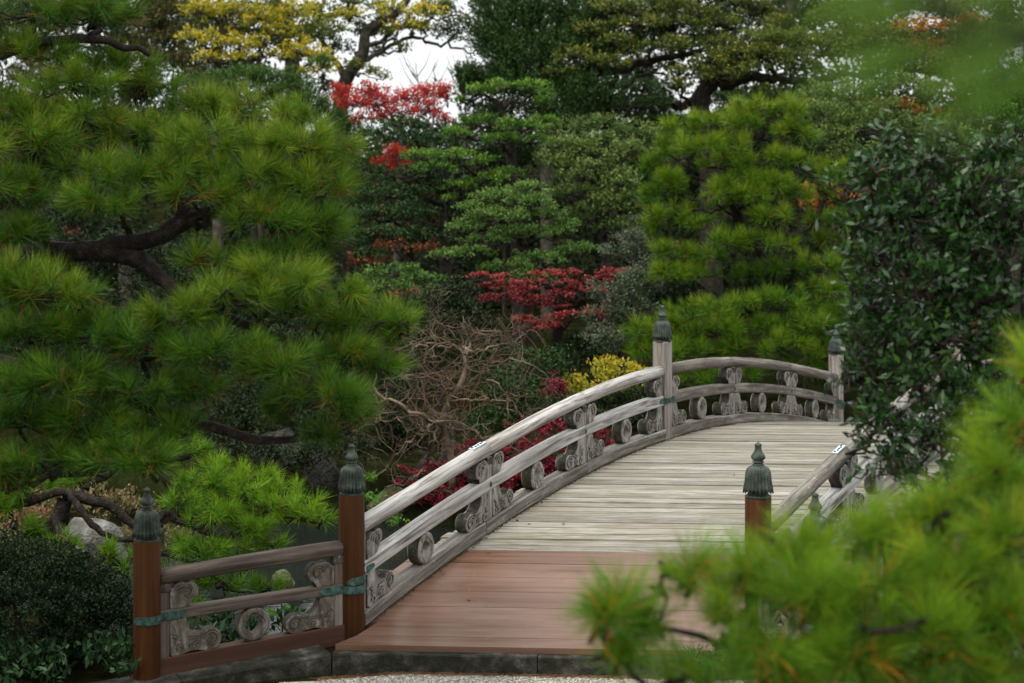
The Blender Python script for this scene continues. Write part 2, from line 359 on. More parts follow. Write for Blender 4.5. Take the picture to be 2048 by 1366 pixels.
G['podocarp'] = foliage_mat('bright_podocarp_leaves', [(0, (0.018, 0.06, 0.015)), (0.5, (0.05, 0.145, 0.03)), (0.95, (0.13, 0.27, 0.055)), (1, (0.5, 0.4, 0.06))], trans=0.2, spec=0.2, rough=0.5, gain=(1.3, 1.1, 0.6))
G['osmanthus'] = foliage_mat('grey_green_leaves', [(0, (0.018, 0.045, 0.016)), (0.5, (0.055, 0.105, 0.035)), (1, (0.15, 0.21, 0.08))], trans=0.2, spec=0.2, rough=0.5, gain=(1.25, 1.4, 0.75))
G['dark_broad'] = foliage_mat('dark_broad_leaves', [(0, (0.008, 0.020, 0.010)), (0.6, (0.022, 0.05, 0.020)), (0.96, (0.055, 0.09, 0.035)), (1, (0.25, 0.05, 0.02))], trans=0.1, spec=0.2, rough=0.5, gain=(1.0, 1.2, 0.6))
G['oak'] = foliage_mat('olive_oak_leaves', [(0, (0.020, 0.034, 0.012)), (0.5, (0.075, 0.095, 0.03)), (0.9, (0.17, 0.17, 0.05)), (1, (0.45, 0.30, 0.04))], trans=0.2, spec=0.2, rough=0.5, gain=(1.15, 1.25, 0.75))
G['sage'] = foliage_mat('sage_green_leaves', [(0, (0.022, 0.042, 0.02)), (0.5, (0.075, 0.11, 0.05)), (1, (0.20, 0.24, 0.13))], trans=0.2, spec=0.2, rough=0.5, gain=(1.2, 1.35, 0.65))
G['mottled'] = foliage_mat('mottled_shrub_leaves', [(0, (0.022, 0.035, 0.02)), (0.5, (0.07, 0.10, 0.055)), (0.9, (0.17, 0.20, 0.12)), (1, (0.18, 0.06, 0.05))], trans=0.2)
G['gold'] = foliage_mat('golden_shrub_leaves', [(0, (0.10, 0.13, 0.02)), (0.5, (0.33, 0.34, 0.035)), (0.85, (0.60, 0.47, 0.04)), (1, (0.68, 0.36, 0.02))], trans=0.35)
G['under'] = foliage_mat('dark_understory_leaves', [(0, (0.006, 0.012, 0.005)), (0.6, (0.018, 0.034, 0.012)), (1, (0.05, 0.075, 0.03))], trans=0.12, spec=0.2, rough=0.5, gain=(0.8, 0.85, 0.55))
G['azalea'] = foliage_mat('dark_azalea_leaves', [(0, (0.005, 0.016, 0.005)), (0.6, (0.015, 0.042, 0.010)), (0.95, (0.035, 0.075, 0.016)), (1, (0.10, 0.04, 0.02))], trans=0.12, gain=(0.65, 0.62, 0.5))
G['ground_leaf'] = foliage_mat('glossy_groundcover_leaves', [(0, (0.010, 0.030, 0.012)), (0.6, (0.028, 0.072, 0.028)), (1, (0.06, 0.13, 0.05))], trans=0.1, spec=0.2, rough=0.5, gain=(0.8, 0.8, 0.7))
G['seedling'] = foliage_mat('light_green_seedling_leaves', [(0, (0.06, 0.17, 0.02)), (1, (0.15, 0.34, 0.04))], trans=0.35)
G['evergreen'] = foliage_mat('leathery_evergreen_leaves', [(0, (0.008, 0.026, 0.009)), (0.6, (0.020, 0.060, 0.016)), (0.93, (0.045, 0.105, 0.025)), (1, (0.10, 0.03, 0.02))], trans=0.08, spec=0.48, rough=0.27, gain=(0.85, 0.95, 0.5))
G['cypress'] = foliage_mat('bright_cypress_sprays', [(0, (0.02, 0.075, 0.012)), (0.6, (0.055, 0.16, 0.02)), (1, (0.12, 0.27, 0.03))], trans=0.15)
G['moss'] = foliage_mat('olive_groundcover', [(0, (0.06, 0.06, 0.02)), (0.6, (0.15, 0.13, 0.05)), (1, (0.28, 0.18, 0.09))], trans=0.2)
G['redcover'] = foliage_mat('reddish_groundcover', [(0, (0.07, 0.04, 0.02)), (0.6, (0.20, 0.10, 0.06)), (1, (0.38, 0.19, 0.12))], trans=0.2)
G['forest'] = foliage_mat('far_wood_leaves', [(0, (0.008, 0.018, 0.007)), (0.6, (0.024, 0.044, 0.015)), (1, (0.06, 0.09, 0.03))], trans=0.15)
G['brown_pine'] = foliage_mat('brownish_pine_needles', [(0, (0.03, 0.045, 0.015)), (0.5, (0.08, 0.09, 0.025)), (0.8, (0.15, 0.12, 0.04)), (1, (0.26, 0.13, 0.04))], trans=0.15)

# ------------------------------------------------------------------ ground, pond, hill
WATER_Z = -0.62
def rail_x(Y): return -9.477 + 0.5211 * Y
def hash_noise(x, y, s=1.0):
    return (np.sin(x * 1.7 * s + 1.3 * np.sin(y * 0.9 * s)) + np.sin(y * 2.3 * s + 1.1 * np.sin(x * 1.3 * s + 2.0)) + 0.5 * np.sin((x + y) * 3.9 * s)) / 2.5
def terrain(x, y):
    n = hash_noise(x, y, 0.8)
    z = np.full_like(x, -0.03)
    # pond basin between near bank and far bank
    near = 16.2 + 0.25 * n + np.where(x < -3.4, (-3.4 - x) * 0.9, 0)
    far = 25.2 + 0.5 * n
    near = np.where(x > 1.2, 16.2 + 0.4 * n, near)
    a = np.clip((y - near) / 1.0, 0, 1); b = np.clip((far - y) / 1.2, 0, 1)
    basin = (a * a * (3 - 2 * a)) * (b * b * (3 - 2 * b))
    z = z - 1.3 * basin
    z = z + np.where(y > 25, np.clip((y - 25) / 12, 0, 1) * 0.7 + 0.08 * n, 0)
    # wooded hill behind, with a saddle where the sky shows
    px = x / np.maximum(y, 1) * FPX + 1024
    top = np.interp(px, [-800, 0, 420, 560, 640, 960, 1100, 1500, 2100, 2900], [7.0, 6.6, 6.0, 5.4, 4.4, 4.2, 5.0, 6.4, 6.6, 6.6])
    h = np.clip((y - 50) / 22, 0, 1)
    z = z + (h * h * (3 - 2 * h)) * (top + 0.4 * n)
    return z

xs = np.unique(np.concatenate([np.linspace(-400, -30, 20), np.linspace(-30, 30, 150), np.linspace(30, 400, 20)]))
ys = np.unique(np.concatenate([np.linspace(-60, 10, 8), np.linspace(10, 45, 150), np.linspace(45, 90, 40), np.linspace(90, 600, 12)]))
XX, YY = np.meshgrid(xs, ys)
ZZ = terrain(XX, YY)
V = np.stack([XX, YY, ZZ], -1).reshape(-1, 3)
nx, ny = len(xs), len(ys)
i = np.arange(ny - 1)[:, None] * nx; j = np.arange(nx - 1)[None, :]
F = np.stack([i + j, i + j + 1, i + nx + j + 1, i + nx + j], -1).reshape(-1, 4)
tag(link('ground', np_mesh('ground', V, F, smooth=True), M['soil']), kind='structure')
wv = np.array([(-60, 14.5, WATER_Z), (60, 14.5, WATER_Z), (60, 30, WATER_Z), (-60, 30, WATER_Z)])
tag(link('pond_water', np_mesh('pond_water', wv, np.array([[0, 1, 2, 3]])), M['water']), kind='structure')
gx = np.linspace(-1.9, 9.0, 60)
edge = 14.99 - 0.075 * (gx + 1.5) * 0.9 - 0.0 * gx + 0.03 * np.sin(gx * 5) + 0.02 * np.sin(gx * 13)
edge = np.where(gx < -0.9, edge - (-0.9 - gx) * 0.33, edge)
gv = np.concatenate([np.stack([gx, np.full_like(gx, -20), np.full_like(gx, -0.012)], -1), np.stack([gx, edge, np.full_like(gx, -0.012)], -1)])
k = np.arange(59)
tag(link('gravel_path', np_mesh('gravel_path', gv, np.stack([k, k + 1, k + 61, k + 60], -1)), M['gravel']), kind='structure')

def octas(C, S, rng=RNG):
    base = np.array([(1, 0, 0), (0, 1, 0), (-1, 0, 0), (0, -1, 0), (0, 0, 1), (0, 0, -1)], float)
    f = np.array([(0, 1, 4), (1, 2, 4), (2, 3, 4), (3, 0, 4), (1, 0, 5), (2, 1, 5), (3, 2, 5), (0, 3, 5)])
    n = len(C)
    sc = S[:, None] * rng.uniform(0.6, 1.3, (n, 3)) * np.array((1, 1, 0.6))
    th = rng.uniform(0, 2 * PI, n); c, s = np.cos(th), np.sin(th)
    P = base[None] * sc[:, None, :] + rng.normal(0, 0.12, (n, 6, 3)) * S[:, None, None]
    Q = P.copy(); Q[..., 0] = P[..., 0] * c[:, None] - P[..., 1] * s[:, None]; Q[..., 1] = P[..., 0] * s[:, None] + P[..., 1] * c[:, None]
    V = (Q + C[:, None, :]).reshape(-1, 3)
    F = (f[None] + (np.arange(n) * 6)[:, None, None]).reshape(-1, 3)
    return V, F, np.repeat(rng.random(n), 8)
n = 9000
px_ = RNG.uniform(-1.6, 3.0, n); py_ = 14.97 - 0.0675 * (px_ + 1.5) - np.abs(RNG.normal(0, 0.3, n)) - np.where(px_ < -0.9, (-0.9 - px_) * 0.33, 0)
V, F, A = octas(np.stack([px_, py_, np.full(n, -0.008)], -1), RNG.uniform(0.005, 0.012, n))
peb = foliage_mat('pebbles', [(0, (0.16, 0.15, 0.12)), (0.5, (0.42, 0.40, 0.33)), (1, (0.72, 0.70, 0.63))], trans=0, rough=0.9)
tag(link('gravel', np_mesh('gravel', V, F, attr=A), peb), 'pale gravel grains strewn before the stone step', 'gravel', kind='stuff')

# ------------------------------------------------------------------ bridge frame
U = 2.043
TA = 0.5211
D = np.array((3.475, -0.24))
DL = float(np.hypot(*D)); DD = D / DL
RDIR = np.array((math.sin(AX), math.cos(AX)))          # along the rails
NDIR = np.array((math.cos(AX), -math.sin(AX)))         # square to the rails, to the right
def zdeck(t):
    t = np.asarray(t, float)
    return np.where(t < -3.0, 0.2, 0.99 - 0.0903 * t ** 2 + 0.0003 * t ** 4)
def zmid(t): return 1.46 - 0.0955 * np.asarray(t, float) ** 2 + 0.0011 * np.asarray(t, float) ** 4
def ztop(t): return 1.81 - 0.1043 * np.asarray(t, float) ** 2 + 0.00233 * np.asarray(t, float) ** 4
def rail_pt(t, side, lat=0.0):
    """plan position on a rail line; side 0 left, 1 right"""
    Y = 21.66 + U * t
    p = np.array((rail_x(Y), Y)) + side * D + NDIR * lat
    return p

def prism_along(cs, frames):
    """sweep a closed cross-section (k,2)=(lat,up) along frames [(origin3, lat3)]; caps at both ends"""
    k = len(cs); V = []
    for o, lt in frames:
        for (a, b) in cs: V.append(np.array(o) + np.array(lt) * a + np.array((0, 0, b)))
    n = len(frames)
    me_f = []
    for q in range(n - 1):
        for r_ in range(k): me_f.append((q * k + r_, q * k + (r_ + 1) % k, (q + 1) * k + (r_ + 1) % k, (q + 1) * k + r_))
    me_f.append(tuple(range(k))[::-1]); me_f.append(tuple((n - 1) * k + r_ for r_ in range(k)))
    return V, me_f

def set_grain(me, gr=None):
    """wood grain coordinates: along the timber first"""
    if gr is None:
        P = np.empty(len(me.vertices) * 3); me.vertices.foreach_get('co', P); P = P.reshape(-1, 3); gr = P[:, [2, 0, 1]]
    a = me.attributes.new('gr', 'FLOAT_VECTOR', 'POINT'); a.data.foreach_set('vector', np.asarray(gr, dtype=np.float32).ravel())
def beam_grain(cs, frames):
    O = np.array([f[0] for f in frames], float); L = np.concatenate([[0], np.cumsum(np.linalg.norm(np.diff(O, axis=0), axis=1))])
    s0 = random.uniform(0, 50)
    return [(l + s0, a, b) for l in L for a, b in cs]

def py_mesh(name, V, F, smooth_angle=None, gr=None):
    me = bpy.data.meshes.new(name)
    me.from_pydata([tuple(map(float, v)) for v in V], [], F); me.update()
    bm = bmesh.new(); bm.from_mesh(me); bmesh.ops.recalc_face_normals(bm, faces=bm.faces); bm.to_mesh(me); bm.free()
    set_grain(me, gr)
    if smooth_angle is not None:
        me.polygons.foreach_set('use_smooth', [len(p.vertices) == 4 for p in me.polygons])
    return me

def chamfer_rect(w, h, c=0.012):
    a, b = w / 2, h / 2
    return [(-a + c, -b), (a - c, -b), (a, -b + c), (a, b - c), (a - c, b), (-a + c, b), (-a, b - c), (-a, -b + c)]
def circle(r, k=16, wob=0.0):
    return [(r * math.cos(2 * PI * q / k), r * math.sin(2 * PI * q / k)) for q in range(k)]

def arch_beam(name, parent, mat, side, t0, t1, zf, cs, off=0.0, lat=0.0, n=None, smooth=None, wob=0.0):
    n = n or max(3, int(abs(t1 - t0) * 8))
    fr = []
    for t in np.linspace(t0, t1, n):
        p = rail_pt(t, side, lat)
        w = random.uniform(-wob, wob)
        fr.append(((p[0] + w, p[1], float(zf(t)) + off + random.uniform(-wob, wob)), (NDIR[0], NDIR[1], 0)))
    V, F = prism_along(cs, fr)
    return link(name, py_mesh(name, V, F, smooth, beam_grain(cs, fr)), mat, parent)

# ------------------------------------------------------------------ finial, posts, straps
def lathe(profile, seg, mod=None):
    V, F = [], []
    for a, (r, z) in enumerate(profile):
        for s in range(seg):
            th = 2 * PI * s / seg
            rr, zz = (r, z) if mod is None else mod(a, r, z, th)
            V.append((rr * math.cos(th), rr * math.sin(th), zz))
    n = len(profile)
    for a in range(n - 1):
        for s in range(seg):
            F.append((a * seg + s, a * seg + (s + 1) % seg, (a + 1) * seg + (s + 1) % seg, (a + 1) * seg + s))
    return V, F
def finial_meshes(sc=1.0):
    base_v, base_f = lathe([(0.0, -0.002), (0.105, -0.002), (0.105, 0.01), (0.09, 0.016), (0.074, 0.026), (0.072, 0.07), (0.06, 0.1)], 32)
    # bell of petals with fluted skin and scalloped hem
    prof = [(0.095, 0.06), (0.114, 0.050), (0.108, 0.075), (0.102, 0.11), (0.098, 0.15), (0.095, 0.19), (0.088, 0.218), (0.073, 0.236), (0.05, 0.247), (0.043, 0.252)]
    def mod(a, r, z, th):
        f = abs(math.sin(11 * th))                    # 22 petals
        amp = [0, 1.2, 1.1, 1.0, 0.95, 0.9, 0.7, 0.4, 0.1, 0][a]
        rr = r * (1 + 0.15 * amp * (f - 0.5))
        zz = z - (0.032 * (f - 0.35) if a == 1 else (0.012 * (f - 0.35) if a == 0 else 0))
        return rr, zz
    bell_v, bell_f = lathe(prof, 132, mod)
    top_prof = [(0.036, 0.245), (0.047, 0.25), (0.047, 0.258), (0.036, 0.262), (0.036, 0.268), (0.047, 0.274), (0.046, 0.282), (0.034, 0.286), (0.05, 0.298), (0.056, 0.312), (0.052, 0.328), (0.040, 0.346), (0.030, 0.364), (0.025, 0.385), (0.024, 0.403), (0.029, 0.408), (0.029, 0.415), (0.001, 0.436)]
    def mod2(a, r, z, th):
        if 7 < a < 15: return r * (1 + 0.07 * (abs(math.sin(8 * th)) - 0.5)), z
        return r, z
    top_v, top_f = lathe(top_prof, 64, mod2)
    out = []
    for V, F in ((base_v, base_f), (bell_v, bell_f), (top_v, top_f)):
        out.append(([(x * sc, y * sc, z * sc) for x, y, z in V], F))
    return out
def shift(V, p): return [(x + p[0], y + p[1], z + p[2]) for x, y, z in V]
FIN = finial_meshes()

def add_finial(post, p, sc=1.0):
    """one mesh: flared base, petalled bell, bulb"""
    V, F = [], []
    for v, f in FIN:
        o = len(V); V += shift([(x * sc, y * sc, z * sc) for x, y, z in v], p); F += [tuple(i + o for i in q) for q in f]
    return link('finial', py_mesh('finial', V, F, 1), M['bronze'], post)

def newel(parent, x, y, z0, z1, r, kind, label=None, fin=1.0):
    if kind == 'round':
        prof = [(0.001, z0), (r, z0), (r, z1 - 0.012), (r - 0.008, z1), (0.001, z1)]
        V, F = lathe(prof, 40)
        me = py_mesh('newel_post', shift(V, (x, y, 0)), F, 1)
        me.set_sharp_from_angle(angle=0.6)
        o = link('newel_post', me, M['post_brown'], parent)
    else:
        a = r * 0.86; V = []; cs = chamfer_rect(2 * a, 2 * a, 0.025)
        ux = np.array((RDIR[0], RDIR[1])); uy = NDIR
        for z, s in ((z0, 1), (z0 + (z1 - z0) * 0.5, 1.0), (z1 - 0.012, 0.99), (z1, 0.93)):
            for (c, d) in cs:
                q = np.array((x, y)) + ux * c * s + uy * d * s
                V.append((q[0], q[1], z))
        F = []
        for q in range(3):
            for r_ in range(8): F.append((q * 8 + r_, q * 8 + (r_ + 1) % 8, q * 8 + 8 + (r_ + 1) % 8, q * 8 + 8 + r_))
        F.append(tuple(range(8))); F.append(tuple(range(24, 32)))
        o = link('newel_post', py_mesh('newel_post', V, F), M['post_grey'], parent)
    if label: o['label'] = label
    add_finial(o, (x, y, z1), fin)
    return o

def box_pts(name, parent, mat, c, du, dv, dw, su, sv, sw, bevel=0.006):
    """box centred c with half sizes along unit vectors du,dv,dw, bevelled"""
    bm = bmesh.new()
    c = np.array(c, float); du, dv, dw = map(lambda a: np.array(a, float), (du, dv, dw))
    vs = {}
    for a in (-1, 1):
        for b in (-1, 1):
            for d in (-1, 1): vs[(a, b, d)] = bm.verts.new(tuple(c + du * su * a + dv * sv * b + dw * sw * d))
    for q in (((-1, -1, -1), (-1, -1, 1), (-1, 1, 1), (-1, 1, -1)), ((1, -1, -1), (1, 1, -1), (1, 1, 1), (1, -1, 1)),
              ((-1, -1, -1), (1, -1, -1), (1, -1, 1), (-1, -1, 1)), ((-1, 1, -1), (-1, 1, 1), (1, 1, 1), (1, 1, -1)),
              ((-1, -1, -1), (-1, 1, -1), (1, 1, -1), (1, -1, -1)), ((-1, -1, 1), (1, -1, 1), (1, 1, 1), (-1, 1, 1))):
        bm.faces.new([vs[k_] for k_ in q])
    if bevel: bmesh.ops.bevel(bm, geom=bm.edges[:], offset=bevel, segments=1, affect='EDGES')
    bmesh.ops.recalc_face_normals(bm, faces=bm.faces)
    me = bpy.data.meshes.new(name); bm.to_mesh(me); bm.free(); set_grain(me)
    return link(name, me, mat, parent)

# ------------------------------------------------------------------ carved brackets and rings
def arc(cx, cz, r, a0, a1, n):
    return [(cx + r * math.cos(math.radians(a0 + (a1 - a0) * q / n)), cz + r * math.sin(math.radians(a0 + (a1 - a0) * q / n))) for q in range(n + 1)]
LOWER = ([(0.0, 0.30), (0.135, 0.30), (0.145, 0.25), (0.16, 0.205), (0.19, 0.17), (0.232, 0.152)] +
         arc(0.355, 0.088, 0.093, 140, -75, 11) +
         [(0.31, -0.003), (0.27, 0.006), (0.225, 0.030), (0.185, 0.034), (0.155, 0.012), (0.115, 0.0), (0.06, -0.002), (0.025, 0.012), (0.0, 0.012)])
UPPER = ([(0.0, 0.0), (0.165, 0.0), (0.172, 0.045)] + arc(0.165, 0.125, 0.082, -70, 120, 9) + [(0.085, 0.215), (0.05, 0.20), (0.03, 0.17), (0.0, 0.165)])
def spiral(cx, cz, r, a0, turns, n=20, hand=1, r_end=0.22):
    return [(cx + r * (1 - (1 - r_end) * q / n) * math.cos(math.radians(a0) + hand * turns * 2 * PI * q / n),
             cz + r * (1 - (1 - r_end) * q / n) * math.sin(math.radians(a0) + hand * turns * 2 * PI * q / n)) for q in range(n + 1)]
LOWER_LINES = [spiral(0.362, 0.09, 0.068, 150, 1.35, 26, -1),
               [(0.165, 0.13), (0.215, 0.125), (0.262, 0.14), (0.30, 0.158)],
               spiral(0.075, 0.055, 0.042, -60, 0.85, 14, 1, 0.3) ,
               [(0.02, 0.17), (0.05, 0.155), (0.062, 0.13), (0.045, 0.108), (0.07, 0.098), (0.108, 0.09)],
               spiral(0.232, 0.072, 0.027, -120, 0.9, 10, -1, 0.3), spiral(0.185, 0.062, 0.024, -60, 0.9, 10, 1, 0.3)]
UPPER_LINES = [spiral(0.15, 0.122, 0.058, 175, 1.3, 24, -1), [(0.05, 0.165), (0.09, 0.18), (0.14, 0.186), (0.185, 0.172)]]

def polygon_solid(outline, T, bev=0.008):
    """extruded outline; front/back faces mat 0, rim mat 1"""
    bm = bmesh.new()
    a = [bm.verts.new((u, -T / 2, v)) for u, v in outline]
    b = [bm.verts.new((u, T / 2, v)) for u, v in outline]
    n = len(outline)
    f1 = bm.faces.new(a); f2 = bm.faces.new(b[::-1])
    for q in range(n):
        f = bm.faces.new((a[q], b[q], b[(q + 1) % n], a[(q + 1) % n])); f.material_index = 1; f.smooth = True
    per = [e for e in bm.edges if (e in f1.edges or e in f2.edges)]
    bmesh.ops.bevel(bm, geom=per, offset=bev, segments=1, affect='EDGES')
    bmesh.ops.triangulate(bm, faces=[f for f in bm.faces if len(f.verts) > 4])
    bmesh.ops.recalc_face_normals(bm, faces=bm.faces)
    V = [tuple(v.co) for v in bm.verts]; bm.verts.index_update()
    F = [tuple(v.index for v in f.verts) for f in bm.faces]; MI = [f.material_index for f in bm.faces]; SM = [f.smooth for f in bm.faces]
    bm.free()
    return V, F, MI, SM
def ribbon(pts, w0, w1, ycen, h):
    """raised strip following pts on the plane y=ycen, rising h outwards (sign gives side)"""
    P = np.array(pts); T = unit(np.gradient(P, axis=0)); Nn = np.stack([-T[:, 1], T[:, 0]], -1)
    n = len(P); W = np.linspace(w0, w1, n)[:, None] / 2
    L_, R_ = P + Nn * W, P - Nn * W
    V, F = [], []
    for q in range(n):
        V += [(L_[q][0], ycen, L_[q][1]), (L_[q][0], ycen + h, L_[q][1]), (R_[q][0], ycen + h, R_[q][1]), (R_[q][0], ycen, R_[q][1])]
    for q in range(n - 1):
        for e in range(3): F.append((q * 4 + e, q * 4 + e + 1, q * 4 + 4 + e + 1, q * 4 + 4 + e))
    F += [(0, 1, 2, 3), ((n - 1) * 4 + 3, (n - 1) * 4 + 2, (n - 1) * 4 + 1, (n - 1) * 4)]
    return V, F
T_BR = 0.13
def carving_strips(lines):
    V, F, MI = [], [], []
    for ln in lines:
        for sgn in (-1, 1):
            for (w0, w1, h, m) in ((0.026, 0.012, 0.003, 0), (0.011, 0.006, 0.011, 1)):
                v, f = ribbon(ln, w0, w1, sgn * (T_BR / 2 - 0.001), sgn * (h + 0.001))
                o = len(V); V += v; F += [tuple(i + o for i in q) for q in f]; MI += [m] * len(f)
    return V, F, MI
SOL = {'lower': polygon_solid(LOWER, T_BR), 'upper': polygon_solid(UPPER, T_BR)}
STR = {'lower': carving_strips(LOWER_LINES), 'upper': carving_strips(UPPER_LINES)}
def ring_solid():
    R, r, T, k = 0.145, 0.074, 0.135, 28
    V, F, MI, SM = [], [], [], []
    prof = [(R, -T / 2 + 0.014), (R - 0.014, -T / 2), (r + 0.028, -T / 2), (r + 0.020, -T / 2 + 0.012), (r, -T / 2 + 0.02), (r, T / 2 - 0.02), (r + 0.020, T / 2 - 0.012), (r + 0.028, T / 2), (R - 0.014, T / 2), (R, T / 2 - 0.014)]
    n = len(prof)
    for q in range(k):
        th = 2 * PI * (q + 0.5) / k
        for (a, y) in prof:
            o = 1.0
            if a < R - 0.02:                        # lobed inner opening
                o = 1 + 0.09 * math.cos(4 * th)
            V.append((a * o * math.cos(th), y, a * o * math.sin(th)))
    for q in range(k):
        for e in range(n):
            F.append((q * n + e, q * n + (e + 1) % n, ((q + 1) % k) * n + (e + 1) % n, ((q + 1) % k) * n + e))
            MI.append(1 if e == n - 1 else 0); SM.append(e in (n - 1, 4))
    return V, F, MI, SM
RING = ring_solid()

def place(name, parent, solid, org, dirv, slope, mirror, mats, scale=(1, 1, 1), name_sub=None):
    V, F, MI = solid[0], solid[1], solid[2]
    SM = solid[3] if len(solid) > 3 else None
    d = np.array((dirv[0], dirv[1], 0.0)); nn = np.array((dirv[1], -dirv[0], 0.0))
    A = np.array(V); u = A[:, 0] * scale[0] * (-1 if mirror else 1)
    P = np.array(org)[None] + d[None] * u[:, None] + nn[None] * (A[:, 1] * scale[1])[:, None]
    P[:, 2] += A[:, 2] * scale[2] + slope * u
    me = py_mesh(name, P, F)
    me.polygons.foreach_set('material_index', MI)
    if SM is not None: me.polygons.foreach_set('use_smooth', SM)
    return link(name, me, mats, parent)
CM = [M['carved'], M['carved_edge']]
GM = [M['groove'], M['carved']]
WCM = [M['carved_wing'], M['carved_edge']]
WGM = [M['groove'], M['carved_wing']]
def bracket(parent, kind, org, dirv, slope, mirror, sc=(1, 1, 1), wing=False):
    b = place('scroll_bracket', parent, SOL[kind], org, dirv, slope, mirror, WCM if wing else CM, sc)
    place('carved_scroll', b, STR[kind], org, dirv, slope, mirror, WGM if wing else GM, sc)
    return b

def baluster(parent, x, y, zb, zt, dirv, w=0.05, mat=None):
    nn = (dirv[1], -dirv[0], 0)
    o = box_pts('baluster', parent, mat or M['post_grey'], (x, y, (zb + zt) / 2), (dirv[0], dirv[1], 0), nn, (0, 0, 1), w, w * 1.15, (zt - zb) / 2, 0.006)
    return o

def strap(parent, path, w, th=0.006, nail=True):
    """vertical-faced metal band following 3D path; rounded tongue ends"""
    P = np.array(path); n = len(P)
    T = unit(np.gradient(P, axis=0)); O = unit(np.cross(T, np.array((0, 0, 1.0))))
    V, F = [], []
    for q in range(n):
        e = min(q, n - 1 - q); hw = w / 2 * (0.35 if e == 0 else 0.85 if e == 1 else 1.0)
        for s_, o_ in ((-1, 0), (-1, 1), (1, 1), (1, 0)):
            V.append(P[q] + np.array((0, 0, 1)) * s_ * hw + O[q] * o_ * th)
    for q in range(n - 1):
        for e in range(4): F.append((q * 4 + e, q * 4 + (e + 1) % 4, q * 4 + 4 + (e + 1) % 4, q * 4 + 4 + e))
    F += [(0, 1, 2, 3), tuple((n - 1) * 4 + e for e in range(4))]
    o = link('metal_strap', py_mesh('metal_strap', V, F), M['verdigris'], parent)
    # nail heads
    if nail:
        NV, NF = [], []
        L_ = np.concatenate([[0], np.cumsum(np.linalg.norm(np.diff(P, axis=0), axis=1))])
        for q, s_ in enumerate(np.arange(0.03, L_[-1] - 0.02, 0.035)):
            c = np.array([np.interp(s_, L_, P[:, a]) for a in range(3)]); oo = np.array([np.interp(s_, L_, O[:, a]) for a in range(3)])
            c = c + np.array((0, 0, (0.3 if q % 2 else -0.3) * w)) + oo * (th + 0.001)
            tt = np.cross(oo, (0, 0, 1)); b = len(NV)
            for a in range(6): NV.append(c + tt * 0.006 * math.cos(a * PI / 3) + np.array((0, 0, 1)) * 0.006 * math.sin(a * PI / 3))
            NV.append(c + oo * 0.005)
            NF += [(b + a, b + (a + 1) % 6, b + 6) for a in range(6)]
        if NV: link('nail_heads', py_mesh('nail_heads', NV, NF), M['black_iron'], o)
    return o

# ------------------------------------------------------------------ the bridge deck
def plank(name, parent, mat, ta, tb, s0, s1, thick, seg, jit, zj=0.0):
    V, F = [], []
    ss = np.linspace(s0, s1, seg + 1)
    for s_ in ss:
        for t, up in ((ta, 1), (tb, 1), (tb, 0), (ta, 0)):
            tt = t + (random.uniform(-jit, jit) if up else 0)
            p = rail_pt(tt, 0) + DD * (s_ + (random.uniform(-0.01, 0.01) if s_ in (s0, s1) and jit else 0))
            z = float(zdeck(t)) + zj + (0 if up else -thick) + (random.uniform(-0.0015, 0.0015) if jit else 0)
            V.append((p[0], p[1], z))
    for q in range(seg):
        for e in range(4): F.append((q * 4 + e, q * 4 + (e + 1) % 4, q * 4 + 4 + (e + 1) % 4, q * 4 + 4 + e))
    F += [(3, 2, 1, 0), tuple(seg * 4 + e for e in range(4))]
    return link(name, py_mesh(name, V, F), mat, parent)

bridge = empty('footbridge', (1.2, 15.1, 0.0), 'arched wooden footbridge with grey weathered planks and a brown plank landing at the near end', 'bridge')
T_EDGE, T_SPLIT = -3.215, -2.19
nb = 7
for q in range(nb):
    ta = T_EDGE + (T_SPLIT - T_EDGE) * q / nb; tb = T_EDGE + (T_SPLIT - T_EDGE) * (q + 1) / nb - 0.0025
    s0 = 0.13 if q < 2 else -0.34
    o = plank('deck_plank', bridge, M['deck_brown'], ta, tb, s0 + random.uniform(0, .01), DL + (0.15 if q < 2 else 0.34), 0.05, 4, 0.0, zj=random.uniform(-0.0015, 0.0015))
    o['label'] = 'smooth brown deck plank of the near landing'
t = T_SPLIT
while t < 3.3:
    w = random.uniform(0.068, 0.088)
    plank('deck_plank', bridge, M['deck_grey'], t + 0.0045, t + w - 0.0045, -0.30 + random.uniform(-0.03, 0.02), DL + 0.30, 0.06, 9, 0.0022, zj=random.uniform(-0.009, 0.004))
    t += w
# joists and side girders below the deck
for lat, side in ((-0.08, 0), (0.12, 1)):
    arch_beam('girder', bridge, M['beam_brown'] if side == 0 else M['rail_dark'], side, -3.05, 3.05, zdeck, chamfer_rect(0.2, 0.26, 0.01), off=-0.20, lat=lat, n=24)
for t in (-1.6, 0.0, 1.6):
    for side in (0, 1):
        p = rail_pt(t, side, -0.05 if side == 0 else 0.05)
        V, F = lathe([(0.001, -2.2), (0.11, -2.2), (0.11, float(zdeck(t)) - 0.3), (0.001, float(zdeck(t)) - 0.3)], 20)
        link('pier_post', py_mesh('pier_post', shift(V, (p[0], p[1], 0)), F, 1), M['rail_dark'], bridge)

